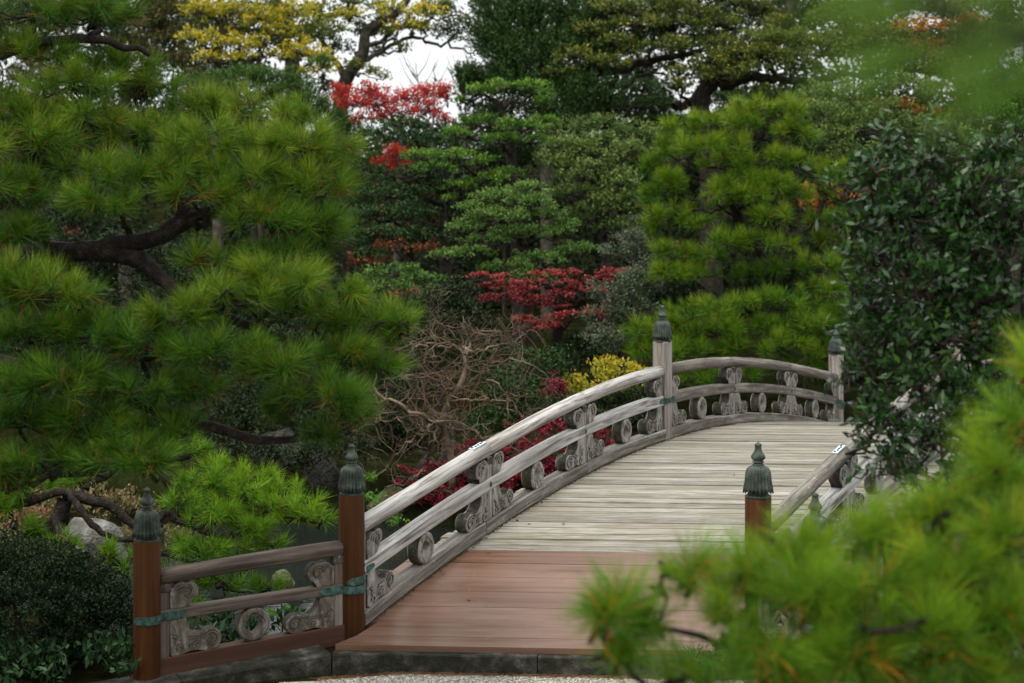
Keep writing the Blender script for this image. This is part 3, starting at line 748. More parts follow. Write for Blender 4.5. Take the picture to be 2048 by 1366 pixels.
# worn pale scuffs / needles on the landing
n = 45
V, F = [], []
for q in range(n):
    x = random.uniform(-0.9, 1.2); Y = random.uniform(15.15, 17.0)
    t = (Y + (x - rail_x(Y)) * 0.069 - 21.66) / U
    z = float(zdeck(t)) + 0.004
    a = random.uniform(0, PI); l = random.uniform(0.03, 0.09); w = 0.0022; b = len(V)
    dx, dy = math.cos(a) * l, math.sin(a) * l
    sl = (float(zdeck(t + 0.05)) - float(zdeck(t))) / (0.05 * U)
    V += [(x, Y, z), (x + dx, Y + dy, z + dy * sl + 0.003), (x + dx - w, Y + dy + w, z + dy * sl + 0.004), (x - w, Y + w, z + 0.002)]
    F.append((b, b + 1, b + 2, b + 3))
dry = noise_mat('dry_needles', [(0, (0.20, 0.13, 0.08)), (1, (0.38, 0.28, 0.19))], scale=3, bump=0)
tag(link('fallen_needles', py_mesh('fallen_needles', V, F), dry), 'dry pine needles fallen on the brown landing', 'fallen needles', kind='stuff')

# ------------------------------------------------------------------ the two bridge railings
def bridge_railing(side):
    p0 = rail_pt(-3, side)
    inner = 1 if side == 0 else -1
    if side == 0:
        lab = 'arched grey railing with carved scrolls, on the left side of the bridge'
    else:
        lab = 'arched grey railing on the right of the bridge, half hidden by leathery evergreen'
    R = empty('bridge_railing', (p0[0], p0[1], 0.2), lab, 'railing', 'railings along the bridge sides')
    # kerb beam in spliced lengths
    ks = [(-3, -2.0), (-2.0, -1.0), (-1.0, 0.0), (0.0, 1.6), (1.6, 3)]
    for (a, b) in ks:
        arch_beam('kerb_beam', R, M['kerb_wood'], side, a + (0.04 if a == -3 else 0.003), b - 0.003, zdeck, chamfer_rect(0.17 - 0.004 * (abs(int(a)) % 2), 0.125, 0.012), off=0.0635, n=9, wob=0.0015)
    # mid rail
    for (a, b) in ((-3, -1.0), (-1.0, 0.0), (0.0, 1.0), (1.0, 3.0)):
        arch_beam('mid_rail', R, M['rail'] if (a < -0.5) else M['kerb_wood'], side, a + (0.05 if a in (-3, 0) else 0.002), b - (0.05 if b in (0, 3) else 0.002), zmid, chamfer_rect(0.13, 0.125, 0.012), n=13, wob=0.001)
    # top rail: peeled logs
    for (a, b) in ((-3, -1.95), (-1.95, -1.0), (-1.0, 0.0), (0.0, 0.97), (0.97, 2.0), (2.0, 3.0)):
        r = 0.074 if a < 0 else 0.07
        arch_beam('top_rail', R, (M['rail'] if side == 0 else M['kerb_wood']) if a < 0 else M['rail_dark'], side, a + (0.045 if a in (-3, 0) else 0.0), b - (0.045 if b in (0, 3) else 0.0), ztop, circle(r + random.uniform(-.003, .003), 18), n=12, smooth=1, wob=0.002)
    # newels
    for t in (-3, 0, 3):
        p = rail_pt(t, side)
        if t == -3:
            y = p[1] if side == 0 else p[1]
            o = newel(R, p[0], p[1], -0.05, 1.38 if side == 0 else 1.40, 0.112, 'round', 'brown round end post', 1.0 if side == 0 else 1.07)
        else:
            o = newel(R, p[0], p[1], float(zdeck(t)) - 0.25, 2.16 if t == 0 else 1.58 - 0.16, 0.112, 'square')
        # straps wrap the post at mid-rail height
        zz = float(zmid(t)) + 0.0
        sl = (float(zmid(t + 0.05)) - float(zmid(t - 0.05))) / (0.1 * U / math.cos(AX))
        rr = 0.116 if t == -3 else 0.105
        lat = rr * inner
        path = []
        if t == -3:
            for q in np.linspace(-1.0, 1.0, 15):
                th = q * 1.35
                path.append((p[0] + inner * NDIR[0] * rr * math.cos(th) + RDIR[0] * rr * math.sin(th), p[1] + inner * NDIR[1] * rr * math.cos(th) + RDIR[1] * rr * math.sin(th), zz - 0.03 + 0.02 * q))
            for s_ in (0.14, 0.18, 0.22, 0.26):
                path.append((p[0] + inner * NDIR[0] * 0.068 + RDIR[0] * s_, p[1] + inner * NDIR[1] * 0.068 + RDIR[1] * s_, zz - 0.01 + sl * s_ * 1.0))
            if inner < 0: path = path[::-1]
            path2 = path
        else:
            path2 = []
            for s_ in (-0.24, -0.2, -0.14, -0.10, -0.0965, 0.0965, 0.10, 0.14, 0.2, 0.24):
                lt = 0.068 if abs(s_) > 0.097 else 0.099
                path2.append((p[0] + inner * NDIR[0] * lt + RDIR[0] * s_, p[1] + inner * NDIR[1] * lt + RDIR[1] * s_, zz + sl * s_))
            if inner < 0: path2 = path2[::-1]
        path2 = [np.array(v) for v in path2]
        T = path2[1] - path2[0]
        o2 = np.cross(T, (0, 0, 1.0)); want = np.array((NDIR[0], NDIR[1], 0)) * inner
        if np.dot(np.cross(path2[-1] - path2[0], (0, 0, 1.0)), want) < 0: path2 = path2[::-1]
        strap(o, path2, 0.062)
    # balusters with brackets on both sides, and rings between
    for t in (-1.95, -1.0, 0.0, 1.0, 2.0, -3.0, 3.0):
        p = rail_pt(t, side)
        dl = 0.0
        sl = (float(zdeck(t + 0.1)) - float(zdeck(t - 0.1))) / (0.2 * U / math.cos(AX))
        slm = (float(zmid(t + 0.1)) - float(zmid(t - 0.1))) / (0.2 * U / math.cos(AX))
        if t == -3: sl = 0.225; slm = 0.235
        if t == 3: sl = -0.225
        zb, zm, zt = float(zdeck(t)) + 0.125, float(zmid(t)), float(ztop(t))
        gap = zm - 0.0625 - zb
        isn = t in (-3, 0, 3)
        if not isn:
            baluster(R, p[0], p[1], zb - 0.02, zm - 0.0, RDIR, 0.048)
            baluster(R, p[0], p[1], zm + 0.0605, zt - 0.065, RDIR, 0.046)
            box_pts('baluster_cap', R, M['carved_edge'], (p[0], p[1], zt - 0.105), (RDIR[0], RDIR[1], 0), (NDIR[0], NDIR[1], 0), (0, 0, 1), 0.058, 0.06, 0.035, 0.006)
        sides = (1, -1) if not isn else ((1,) if t == -3 else (-1,) if t == 3 else (1, -1))
        for sg in sides:
            off = 0.046 if not isn else 0.095
            if isn:
                q = p + RDIR * sg * (off + 0.035)
                dz = sl * sg * (off + 0.035)
                baluster(R, q[0], q[1], zb + dz - 0.02, zm + dz, RDIR, 0.035)
                baluster(R, q[0], q[1], zm + 0.06 + dz, zt - 0.06 + dz, RDIR, 0.035)
                off += 0.068
            q = p + RDIR * sg * off
            dz = off * sg
            bracket(R, 'lower', (q[0], q[1], zb + sl * dz - 0.002), RDIR, sl, sg < 0, (1.0, 1.0, gap / 0.30 + 0.01))
            bracket(R, 'upper', (q[0], q[1], zm + 0.062 + slm * dz), RDIR, slm, sg < 0, (1.0, 0.95, 0.98))
        if t == -1.95:
            # joint plate over the log joint and a domed bolt on the mid rail
            tt = t - 0.06
            c = rail_pt(tt, side); zc = float(ztop(tt))
            sl3 = (float(ztop(tt + 0.05)) - float(ztop(tt - 0.05))) / (0.1 * U / math.cos(AX))
            du = unit(np.array((RDIR[0], RDIR[1], sl3))); dv = np.array((NDIR[0], NDIR[1], 0)); dw = np.cross(dv, du); dw = dw if dw[2] > 0 else -dw
            pl = box_pts('joint_plate', R, M['plate'], np.array((c[0], c[1], zc)) + dw * 0.078, du, dv, dw, 0.13, 0.03, 0.006, 0.002)
            for s_ in np.linspace(-0.1, 0.1, 5):
                box_pts('bolt_head', pl, M['black_iron'], np.array((c[0], c[1], zc)) + dw * 0.087 + du * s_ + dv * 0.006 * (-1) ** int(s_ * 50), du, dv, dw, 0.009, 0.009, 0.005, 0.002)
        if t in (-1.95, -1.0, 1.0, 2.0):
            V, F = lathe([(0.022, 0.0), (0.02, 0.008), (0.012, 0.014), (0.001, 0.016)], 14)
            VV = [np.array((p[0], p[1], zm)) + np.array((NDIR[0], NDIR[1], 0)) * inner * (0.064 + z) + np.array((RDIR[0], RDIR[1], 0)) * x + np.array((0, 0, 1.3)) * y for x, y, z in V]
            link('bolt_head', py_mesh('bolt_head', VV, F, 1), M['verdigris'], R)
    for t in (-2.49, -1.5, -0.52, 0.5, 1.47, 2.48):
        p = rail_pt(t, side)
        zc = (float(zdeck(t)) + 0.125 + float(zmid(t)) - 0.0625) / 2
        sl = (float(zdeck(t + 0.1)) - float(zdeck(t - 0.1))) / (0.2 * U / math.cos(AX))
        place('carved_ring', R, RING, (p[0], p[1], zc), RDIR, sl * 0.6, False, CM, (1, 1, 1.0))
    return R
bridge_railing(0)
bridge_railing(1)

# ------------------------------------------------------------------ wing fences at the near end
def wing_fence(A, B, zA, label, fin=1.0, wing=0.0):
    A, B = np.array(A, float), np.array(B, float)
    L = float(np.linalg.norm(B - A)); d = (B - A) / L; nn = np.array((d[1], -d[0]))
    toward = -1 if nn[1] > 0 else 1               # side facing the camera
    R = empty('wing_fence', (A[0], A[1], 0), label, 'fence', 'short fences flaring from the bridge ends')
    def lin(a, b):
        return lambda w: a + (b - a) * w
    rt, rm, rb = lin(0.93, 0.82), lin(0.585, 0.515), lin(0.197, 0.08)
    def beam(name, mat, f, cs, w0, w1, n=9, smooth=None, wob=0.0):
        fr = []
        for w in np.linspace(w0, w1, n):
            p = A + d * L * w
            fr.append(((p[0], p[1], f(w) + zA + random.uniform(-wob, wob)), (nn[0], nn[1], 0)))
        V, F = prism_along(cs, fr)
        return link(name, py_mesh(name, V, F, smooth, beam_grain(cs, fr)), mat, R)
    e = 0.1 / L
    beam('top_rail', M['wing_rail'], lambda w: rt(w) + 0.012 * math.sin(w * PI), circle(0.066, 18), e, 1 - e, smooth=1, wob=0.002)
    beam('mid_rail', M['wing_rail'], rm, chamfer_rect(0.11, 0.09, 0.01), e, 1 - e, wob=0.001)
    beam('bottom_beam', M['beam_brown'], rb, chamfer_rect(0.13, 0.175, 0.006), e * .9, 1 - e * .9)
    # two low feet under the beam
    for w0, w1, sg in ((e, 0.36, 1), (1 - e - 0.30, 1 - e, -1)):
        fr = []; V = []; F = []
        ws = np.linspace(w0, w1, 10)
        for w in ws:
            f_ = (w - w0) / (w1 - w0); f_ = f_ if sg > 0 else 1 - f_
            hgt = 0.085 if f_ < 0.72 else 0.085 * math.sqrt(max(0.0, 1 - ((f_ - 0.72) / 0.28) ** 2)) + 0.004
            p = A + d * L * w; zt_ = rb(w) + zA - 0.088
            for lt, up in ((-0.055, 0), (0.055, 0), (0.055, 1), (-0.055, 1)):
                V.append((p[0] + nn[0] * lt, p[1] + nn[1] * lt, zt_ - (0 if up else hgt)))
        for q in range(9):
            for k_ in range(4): F.append((q * 4 + k_, q * 4 + (k_ + 1) % 4, q * 4 + 4 + (k_ + 1) % 4, q * 4 + 4 + k_))
        F += [(0, 1, 2, 3), (36, 37, 38, 39)]
        link('beam_foot', py_mesh('beam_foot', V, F), M['beam_brown'], R)
    post = newel(R, B[0], B[1], -0.25 + zA, 1.142 + zA, 0.112, 'round', None, fin)
    sl = -0.07 / L
    slb = -0.117 / L
    for w, sg in ((0.0, 1), (1.0, -1)):
        off = 0.135
        q = A + d * (L * w + sg * off); ww = w + sg * off / L
        zb = rb(ww) + zA + 0.0875; zm = rm(ww) + zA; zt_ = rt(ww) + zA
        baluster(R, q[0], q[1], zb - 0.01, zm - 0.03, d, 0.042, M['post_grey'] if w == 0 else M['wing_rail'])
        baluster(R, q[0], q[1], zm + 0.044, zt_ - 0.05, d, 0.04, M['wing_rail'])
        box_pts('baluster_cap', R, M['carved_edge'], (q[0] , q[1], zt_ - 0.085), (d[0], d[1], 0), (nn[0], nn[1], 0), (0, 0, 1), 0.056, 0.055, 0.034, 0.006)
        off2 = 0.178
        q = A + d * (L * w + sg * off2); ww = w + sg * off2 / L
        zb = rb(ww) + zA + 0.0875; zm = rm(ww) + zA
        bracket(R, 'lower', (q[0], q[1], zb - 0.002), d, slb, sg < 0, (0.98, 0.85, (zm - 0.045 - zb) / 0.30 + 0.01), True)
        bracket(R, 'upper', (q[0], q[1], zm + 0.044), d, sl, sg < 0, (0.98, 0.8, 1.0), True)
    w = 0.5
    q = A + d * L * w
    zb = rb(w) + zA + 0.0875; zm = rm(w) + zA - 0.045
    k_ = (zm - zb) / 0.29
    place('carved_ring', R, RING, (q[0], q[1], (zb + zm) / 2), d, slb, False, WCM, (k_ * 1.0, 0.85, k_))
    # verdigris straps at both ends
    for c, w, sg in ((A, 0.0, 1), (B, 1.0, -1)):
        zc = rm(w) + zA - 0.01
        rr = 0.116; path = []
        f = -nn if nn[1] > 0 else nn                # towards the camera
        for th in np.linspace(-1.35, 1.15, 13):
            path.append((c[0] + f[0] * rr * math.cos(th) + sg * d[0] * rr * math.sin(th), c[1] + f[1] * rr * math.cos(th) + sg * d[1] * rr * math.sin(th), zc))
        for s_ in (0.14, 0.19, 0.24, 0.29, 0.32):
            path.append((c[0] + f[0] * 0.058 + sg * d[0] * s_, c[1] + f[1] * 0.058 + sg * d[1] * s_, zc + 0.01 + (sl * s_ * sg)))
        path = [np.array(v) for v in path]
        if np.dot(np.cross(path[-1] - path[-2], (0, 0, 1.0))[:2], f) < 0: path = path[::-1]
        strap(R, path, 0.066)
    return R
PA = rail_pt(-3, 0); PB = rail_pt(-3, 1)
wing_fence(PA, (-2.985, 14.72), 0.0, 'short low fence left of the bridge entry, in front of the pond')
wing_fence(PB, (2.40, 14.25), 0.05, 'short fence right of the bridge entry, almost buried in the blurred pine', 0.98)
FA = rail_pt(3, 0)
wing_fence(FA, (FA[0] + 0.3, FA[1] + 1.8), 0.05, 'short fence at the far end of the bridge, behind the leathery evergreen')

# ------------------------------------------------------------------ stone kerbs
def kerb_run(name, label, pts, zt, h, w, parts):
    p0 = np.array(pts[0], float); p1 = np.array(pts[1], float)
    R = empty(name, (p0[0], p0[1], 0), label, 'kerb')
    L = np.linalg.norm(p1 - p0); d = (p1 - p0) / L; nn = np.array((-d[1], d[0]))
    e = [0] + parts + [1]
    for a, b in zip(e[:-1], e[1:]):
        V, F = [], []
        ss = np.linspace(a * L + 0.004, b * L - 0.004, max(4, int((b - a) * L / 0.12)))
        for s_ in ss:
            q = p0 + d * s_; z = zt[0] + (zt[1] - zt[0]) * s_ / L
            j = lambda k=0.004: random.uniform(-k, k)
            for lt, zz in ((0, z - h), (0.0, z - 0.012), (0.012, z), (w, z), (w, z - h)):
                V.append((q[0] + nn[0] * (lt + j()), q[1] + nn[1] * (lt + j()), zz + (j(0.003) if zz > z - h / 2 else 0)))
        n = len(ss)
        for q in range(n - 1):
            for k_ in range(5): F.append((q * 5 + k_, q * 5 + (k_ + 1) % 5, q * 5 + 5 + (k_ + 1) % 5, q * 5 + 5 + k_))
        F += [(0, 1, 2, 3, 4), tuple((n - 1) * 5 + k_ for k_ in range(5))]
        link('kerbstone', py_mesh('kerbstone', V, F), M['stone'], R)
kerb_run('stone_step', 'dark mossy stone step under the front edge of the brown landing', ((-1.50, 15.00), (4.2, 14.60)), (0.148, 0.148), 0.25, 0.5, [0.30, 0.68])
kerb_run('stone_kerb', 'rough grey stone kerb sloping beneath the left wing fence', ((-3.6, 14.12), (-1.505, 15.02)), (-0.03, 0.135), 0.3, 0.42, [0.45])

# ------------------------------------------------------------------ foliage generators
class Tree:
    def __init__(s, name, label, cat, bark, group=None, seed=1):
        s.name, s.label, s.cat, s.bark, s.group = name, label, cat, bark, group
        s.rng = np.random.default_rng(seed)
        s.paths = []; s.nodes = []; s.trunk_paths = []; s.limbs = []
        s.leaf = []        # (V,F,A) per foliage name
    def limb(s, pts, r0, r1, n=16, wob=0.0, trunk=False):
        P = smooth_path(pts, n, wob, s.rng)
        R = np.linspace(r0, r1, len(P)) * s.rng.uniform(0.92, 1.08, len(P))
        (s.trunk_paths if trunk else s.limbs).append((P, R))
        for a, b in zip(P, R): s.nodes.append((a, b))
        return P
    def branch_to(s, tgt, r0=0.03, r1=0.01, wob=0.02, n=9, below=True, sag=0.0):
        N = np.array([a for a, b in s.nodes]); Rr = np.array([b for a, b in s.nodes])
        dd = np.linalg.norm(N - tgt, axis=1) + (np.maximum(N[:, 2] - tgt[2] + 0.05, 0) * 3 if below else 0)
        i = int(np.argmin(dd)); a = N[i]
        mid = a * 0.5 + tgt * 0.5 + np.array((0, 0, -sag)) + s.rng.normal(0, wob * 2, 3)
        P = smooth_path([a, mid, tgt], n, wob, s.rng)
        r0 = min(r0, Rr[i] * 0.9)
        s.paths.append((P, np.linspace(r0, min(r1, r0), len(P))))
        for q in P[2:]: s.nodes.append((q, r1))
        return P
    def build(s, K=7, foliage_name='crown', stuff=False):
        base = s.trunk_paths[0][0][0] if s.trunk_paths else (s.paths[0][0][0] if s.paths else s.leaf[0][0][0])
        R = empty(s.name, base, s.label, s.cat, s.group)
        if s.trunk_paths:
            for tp in s.trunk_paths:
                V, F = tubes([tp], K + 3); link('trunk', np_mesh('trunk', V, F, smooth=True), s.bark, R)
        for lp in s.limbs:
            V, F = tubes([lp], K + 1); link('limb', np_mesh('limb', V, F, smooth=True), s.bark, R)
        if s.paths:
            V, F = tubes(s.paths, K if K < 7 else 6); tag(link('twigs', np_mesh('twigs', V, F, smooth=True), s.bark, R), kind='stuff')
        by = {}
        for V, F, A, mat, nm in s.leaf: by.setdefault((mat.name, nm, F.shape[1]), []).append((V, F, A, mat, nm))
        for (_, nm, _k), lst in by.items():
            off = 0; Vs, Fs, As = [], [], []
            for V, F, A, mat, _ in lst: Vs.append(V); Fs.append(F + off); As.append(A); off += len(V)
            link(nm, np_mesh(nm, np.concatenate(Vs), np.concatenate(Fs), attr=np.concatenate(As)), lst[0][3], R)
        return R

def needles(pos, axis, n_per, length, width, rng, two_seg=False, tone=None, spread=(12, 88), shoot=0.10):
    m = len(pos); N = m * n_per
    ax = np.repeat(unit(axis), n_per, 0)
    ref = rng.normal(0, 1, (N, 3)); a = unit(np.cross(ax, ref))
    th = np.radians(rng.uniform(spread[0], spread[1], N))
    th = np.where(rng.random(N) < 0.10, np.radians(rng.uniform(85, 120, N)), th)
    d = unit(ax * np.cos(th)[:, None] + a * np.sin(th)[:, None])
    tl = np.repeat(rng.uniform(0.62, 1.2, m), n_per)
    base = np.repeat(pos, n_per, 0) - ax * (th / 1.5)[:, None] * shoot + rng.normal(0, 0.008, (N, 3))
    L = length * tl * rng.uniform(0.75, 1.1, N)
    tip = base + d * L[:, None]
    side = unit(np.cross(d, rng.normal(0, 1, (N, 3)))) * width / 2
    if tone is None: tone = rng.random(m)
    # new shoots point up the axis and are lighter; old splayed needles are darker, a few turn orange
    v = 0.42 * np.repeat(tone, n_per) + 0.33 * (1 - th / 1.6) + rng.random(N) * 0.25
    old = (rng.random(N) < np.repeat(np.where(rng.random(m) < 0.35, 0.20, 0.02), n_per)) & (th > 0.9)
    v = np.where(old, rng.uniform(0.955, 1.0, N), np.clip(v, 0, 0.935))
    if not two_seg:
        V = np.stack([base - side, base + side, tip], 1).reshape(-1, 3)
        F = np.arange(N * 3).reshape(N, 3)
        return V, F, v
    mid = base + d * (L * 0.55)[:, None] + rng.normal(0, 0.004, (N, 3)); tip = tip + np.array((0, 0, -1)) * (L * 0.06)[:, None]
    V = np.stack([base - side, base + side, mid + side, mid - side, tip + side * 0.15, tip - side * 0.15], 1).reshape(-1, 3)
    b = np.arange(N)[:, None] * 6
    F = np.concatenate([b + np.array([[0, 1, 2, 3]]), b + np.array([[3, 2, 4, 5]])])
    return V, F, np.concatenate([v, v])

def pad_points(c, r, n, rng, zmin=-0.35, shell=0.72, power=1.0):
    out = []
    while len(out) < n:
        d = unit(rng.normal(0, 1, (n * 2, 3)))
        d = d[d[:, 2] > zmin]
        out.extend(d.tolist())
    d = np.array(out[:n])
    k = rng.uniform(shell, 1.0, n)[:, None]
    return np.array(c) + d * np.array(r) * k, d

def pine_pads(T, pads, mat, tuft_px=48, n_per=110, nlen=0.28, width=0.0065, dens=1.0, two_seg=False, depth_k=0.75, up=0.65, twig=0.5, twig_r=0.008, spread=(12, 88), zmin=-0.35):
    for pd in pads:
        x, y, Y, rx, ry = pd[:5]; tone = pd[5] if len(pd) > 5 else 0.5
        c = at(x, y, Y); k = Y / FPX
        r = np.array((rx * k, max(rx, ry) * k * depth_k, ry * k))
        n = max(4, int(dens * 2.1 * PI * rx * ry / (tuft_px ** 2)))
        P, d = pad_points(c, r * 0.92, n, T.rng, zmin=zmin, shell=0.6)
        ax = unit(d * np.array((0.75, 0.75, 0.6)) + np.array((0, 0, up)) + T.rng.normal(0, 0.34, (n, 3)))
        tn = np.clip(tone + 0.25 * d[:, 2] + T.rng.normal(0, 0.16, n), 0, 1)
        V, F, A = needles(P, ax, n_per, nlen, width, T.rng, two_seg, tn, spread)
        T.leaf.append((V, F, A, mat, 'needles'))
        cc = c - np.array((0, 0, r[2] * 0.35))
        if T.nodes:
            bp = T.branch_to(cc, 0.03, 0.014, wob=0.03)
            m = int(n * twig)
            for q in T.rng.permutation(n)[:m]:
                e = P[q] - ax[q] * 0.06
                st = cc + (e - cc) * T.rng.uniform(0, 0.25)
                md = (st + e) / 2 + T.rng.normal(0, 0.03, 3) - np.array((0, 0, 0.04))
                T.paths.append((smooth_path([st, md, e], 6, 0.006, T.rng), np.linspace(0.011, twig_r * 0.6, 6)))

def leaves(pos, outw, n_per, sigma, llen, lwid, rng, tone, up=0.3, flat=0.0, fold=0.25, droop=0.0):
    m = len(pos); N = m * n_per
    o = np.repeat(unit(outw), n_per, 0)
    off = rng.normal(0, 1, (N, 3)) * np.asarray(sigma)
    p = np.repeat(pos, n_per, 0) + off
    dirn = unit(o * 0.55 + rng.normal(0, 0.6, (N, 3)) + np.array((0, 0, up - droop)))
    nrm = rng.normal(0, 1, (N, 3)) * (1 - flat) + np.array((0, 0, 1.0)) * (0.7 + flat) + o * 0.25
    side = unit(np.cross(dirn, nrm)); nn = np.cross(side, dirn)
    L = (llen * rng.uniform(0.65, 1.2, N))[:, None]; W = (lwid * rng.uniform(0.7, 1.15, N))[:, None]
    a = p - dirn * L / 2; t = p + dirn * L / 2
    l = p + side * W / 2 + nn * L * fold * 0.3; r = p - side * W / 2 + nn * L * fold * 0.3
    V = np.stack([a, r, t, l], 1).reshape(-1, 3)
    F = np.arange(N * 4).reshape(N, 4)
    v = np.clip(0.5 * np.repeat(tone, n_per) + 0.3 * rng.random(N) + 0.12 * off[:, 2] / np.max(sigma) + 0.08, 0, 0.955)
    v = np.where(rng.random(N) < 0.006, 1.0, v)
    return V, F, v

def leafy(T, pads, mat, clump_px=16, leaf_px=9, aspect=0.42, cover=2.6, zmin=-0.3, up=0.35, flat=0.0, branch=True, depth_k=0.8, nm='crown', shell=0.6, droop=0.0, branch_r=0.035, squash=0.7, twigs=0.25):
    for pd in pads:
        x, y, Y, rx, ry = pd[:5]; tone = pd[5] if len(pd) > 5 else 0.5
        k = Y / FPX; c = at(x, y, Y)
        r = np.array((rx * k, max(rx, ry) * k * depth_k, ry * k))
        area = PI * rx * ry
        n_leaf = cover * area / (leaf_px * leaf_px * aspect * 0.5)
        n_cl = max(3, int(1.3 * area / (clump_px ** 2 * 1.6)))
        per = max(3, int(n_leaf / n_cl))
        P, d = pad_points(c, r, n_cl, T.rng, zmin=zmin, shell=shell)
        P = P + T.rng.normal(0, 0.12, P.shape) * r
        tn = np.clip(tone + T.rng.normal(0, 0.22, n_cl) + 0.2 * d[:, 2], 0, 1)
        sg = np.array((clump_px * k * 0.6, clump_px * k * 0.6, clump_px * k * 0.6 * squash))
        V, F, A = leaves(P, d, per, sg, leaf_px * k, leaf_px * k * aspect, T.rng, tn, up=up, flat=flat, droop=droop)
        T.leaf.append((V, F, A, mat, nm))
        if branch and T.nodes:
            cc = c - np.array((0, 0, r[2] * 0.3))
            T.branch_to(cc, branch_r * 1.6, branch_r * 0.5, wob=0.04)
            for q in T.rng.permutation(n_cl)[:max(2, int(n_cl * twigs))][:26]:
                e = P[q]; md = (cc + e) / 2 + T.rng.normal(0, 0.06, 3) - np.array((0, 0, 0.05))
                T.paths.append((smooth_path([cc, md, e], 6, 0.02, T.rng), np.linspace(branch_r * 0.45, 0.006, 6)))

def ground_at(x, Y):
    p = at(x, 0, Y); return np.array((p[0], Y, float(terrain(np.array([p[0]]), np.array([float(Y)]))[0])))

# ================================================================== VEGETATION
# ------------------------------------------------------------------ big pine on the left bank
YL = 13.6
T = Tree('pine_tree', 'large dark green pine leaning in from the left over the wing fence', 'tree', M['bark_pine'], seed=21)
T.limb([ground_at(-330, 14.2) - (0, 0, .2), at(-250, 900, 14.2), at(-160, 640, 14.1), at(-60, 420, 14.2), at(-120, 150, 14.3), at(-60, -150, 14.3)], 0.24, 0.12, 24, trunk=True)
T.limb([at(-190, 640, 14.1), at(-60, 540, 14.0), at(60, 505, 13.9), at(150, 500, 13.7), at(230, 492, 13.6), at(330, 468, 13.5), at(400, 432, 13.6), at(470, 418, 13.7), at(560, 440, 13.6), at(640, 430, 13.6)], 0.105, 0.03, 30, wob=0.014)
T.limb([at(190, 500, 13.7), at(270, 515, 13.5), at(310, 545, 13.5), at(345, 575, 13.4), at(420, 620, 13.3), at(520, 660, 13.3), at(640, 690, 13.3)], 0.075, 0.025, 22, wob=0.01)
T.limb([at(330, 465, 13.5), at(370, 420, 13.6), at(330, 380, 13.7), at(300, 340, 13.9)], 0.06, 0.025, 12, wob=0.01)
T.limb([at(-60, 330, 14.2), at(30, 315, 13.9), at(90, 330, 13.7), at(180, 300, 13.7), at(300, 260, 13.9)], 0.05, 0.02, 16, wob=0.012)
T.limb([at(-190, 700, 14.1), at(-40, 720, 13.7), at(100, 750, 13.4), at(260, 800, 13.2), at(400, 850, 13.2), at(560, 880, 13.2), at(680, 865, 13.3)], 0.08, 0.02, 24, wob=0.012)
T.limb([at(-60, 120, 14.3), at(60, 90, 14.0), at(200, 80, 13.9), at(300, 110, 14.0)], 0.06, 0.02, 12, wob=0.012)
T.limb([at(-200, 800, 14.1), at(-60, 900, 13.6), at(100, 940, 13.4), at(260, 930, 13.4), at(380, 915, 13.4)], 0.06, 0.018, 16, wob=0.012)
padsA = [(70, 20, 14.0, 200, 60, .45), (200, 25, 14.2, 100, 40, .35), (60, 105, 13.9, 130, 45, .4), (250, 135, 14.2, 90, 50, .5), (140, 165, 13.7, 110, 45, .7), (300, 175, 14.2, 80, 40, .6),
         (40, 225, 13.6, 110, 60, .6), (170, 235, 13.7, 100, 45, .7), (60, 285, 13.4, 130, 55, .65), (400, 215, 14.3, 90, 45, .75), (500, 225, 14.3, 100, 50, .75), (600, 235, 14.2, 80, 50, .7),
         (290, 270, 13.8, 110, 55, .7), (430, 280, 13.7, 120, 60, .8), (580, 290, 13.7, 110, 60, .85), (660, 300, 13.9, 60, 60, .7), (330, 335, 13.5, 100, 50, .6), (490, 350, 13.5, 110, 55, .65), (620, 370, 13.6, 90, 60, .65), (665, 360, 14.0, 50, 60, .5),
         (200, 345, 13.4, 120, 50, .55), (200, 405, 13.2, 95, 55, .6), (400, 385, 13.3, 80, 40, .6), (20, 385, 13.3, 80, 70, .5), (30, 470, 13.3, 75, 50, .4),
         (520, 430, 13.4, 110, 50, .55), (610, 450, 13.5, 90, 60, .45), (660, 480, 13.8, 50, 60, .4), (560, 500, 13.4, 90, 35, .4),
         (30, 560, 13.0, 90, 60, .55), (110, 590, 12.9, 110, 60, .55), (60, 660, 12.9, 120, 60, .45), (200, 660, 12.9, 130, 60, .5), (300, 690, 12.9, 90, 50, .35),
         (440, 520, 13.4, 80, 40, .55), (560, 560, 13.0, 110, 60, .75), (450, 600, 12.9, 110, 55, .7), (370, 630, 12.9, 90, 55, .6), (600, 610, 13.0, 80, 50, .6), (680, 590, 13.4, 60, 40, .65), (700, 640, 13.4, 80, 50, .65), (785, 640, 13.5, 55, 45, .75), (800, 670, 13.5, 40, 35, .6),
         (440, 700, 12.8, 110, 60, .45), (560, 730, 12.8, 100, 60, .5), (680, 710, 13.2, 90, 50, .45), (760, 730, 13.4, 60, 45, .55), (100, 760, 12.8, 150, 60, .35), (280, 770, 12.8, 110, 50, .35),
         (400, 780, 12.9, 80, 45, .3), (640, 790, 12.9, 100, 55, .5), (700, 830, 13.1, 50, 45, .45), (560, 810, 13.1, 70, 40, .3), (40, 840, 12.9, 100, 60, .3), (180, 850, 12.8, 130, 60, .4), (330, 850, 13.0, 80, 45, .3),
         (100, 920, 12.8, 120, 50, .35), (260, 910, 12.7, 110, 55, .4), (20, 960, 12.9, 70, 50, .3), (640, 870, 13.2, 60, 35, .3), (690, 790, 13.3, 40, 60, .5)]
padsA = [(a_, b_ - 3, c_, d_ * 1.03, e_ * 0.8, min(1.0, f_ * 1.25) if b_ < 640 else f_) for a_, b_, c_, d_, e_, f_ in padsA]
pine_pads(T, padsA, G['pine_left'], tuft_px=40, n_per=125, nlen=0.195, width=0.0044, dens=1.05, up=0.6, twig=0.4)
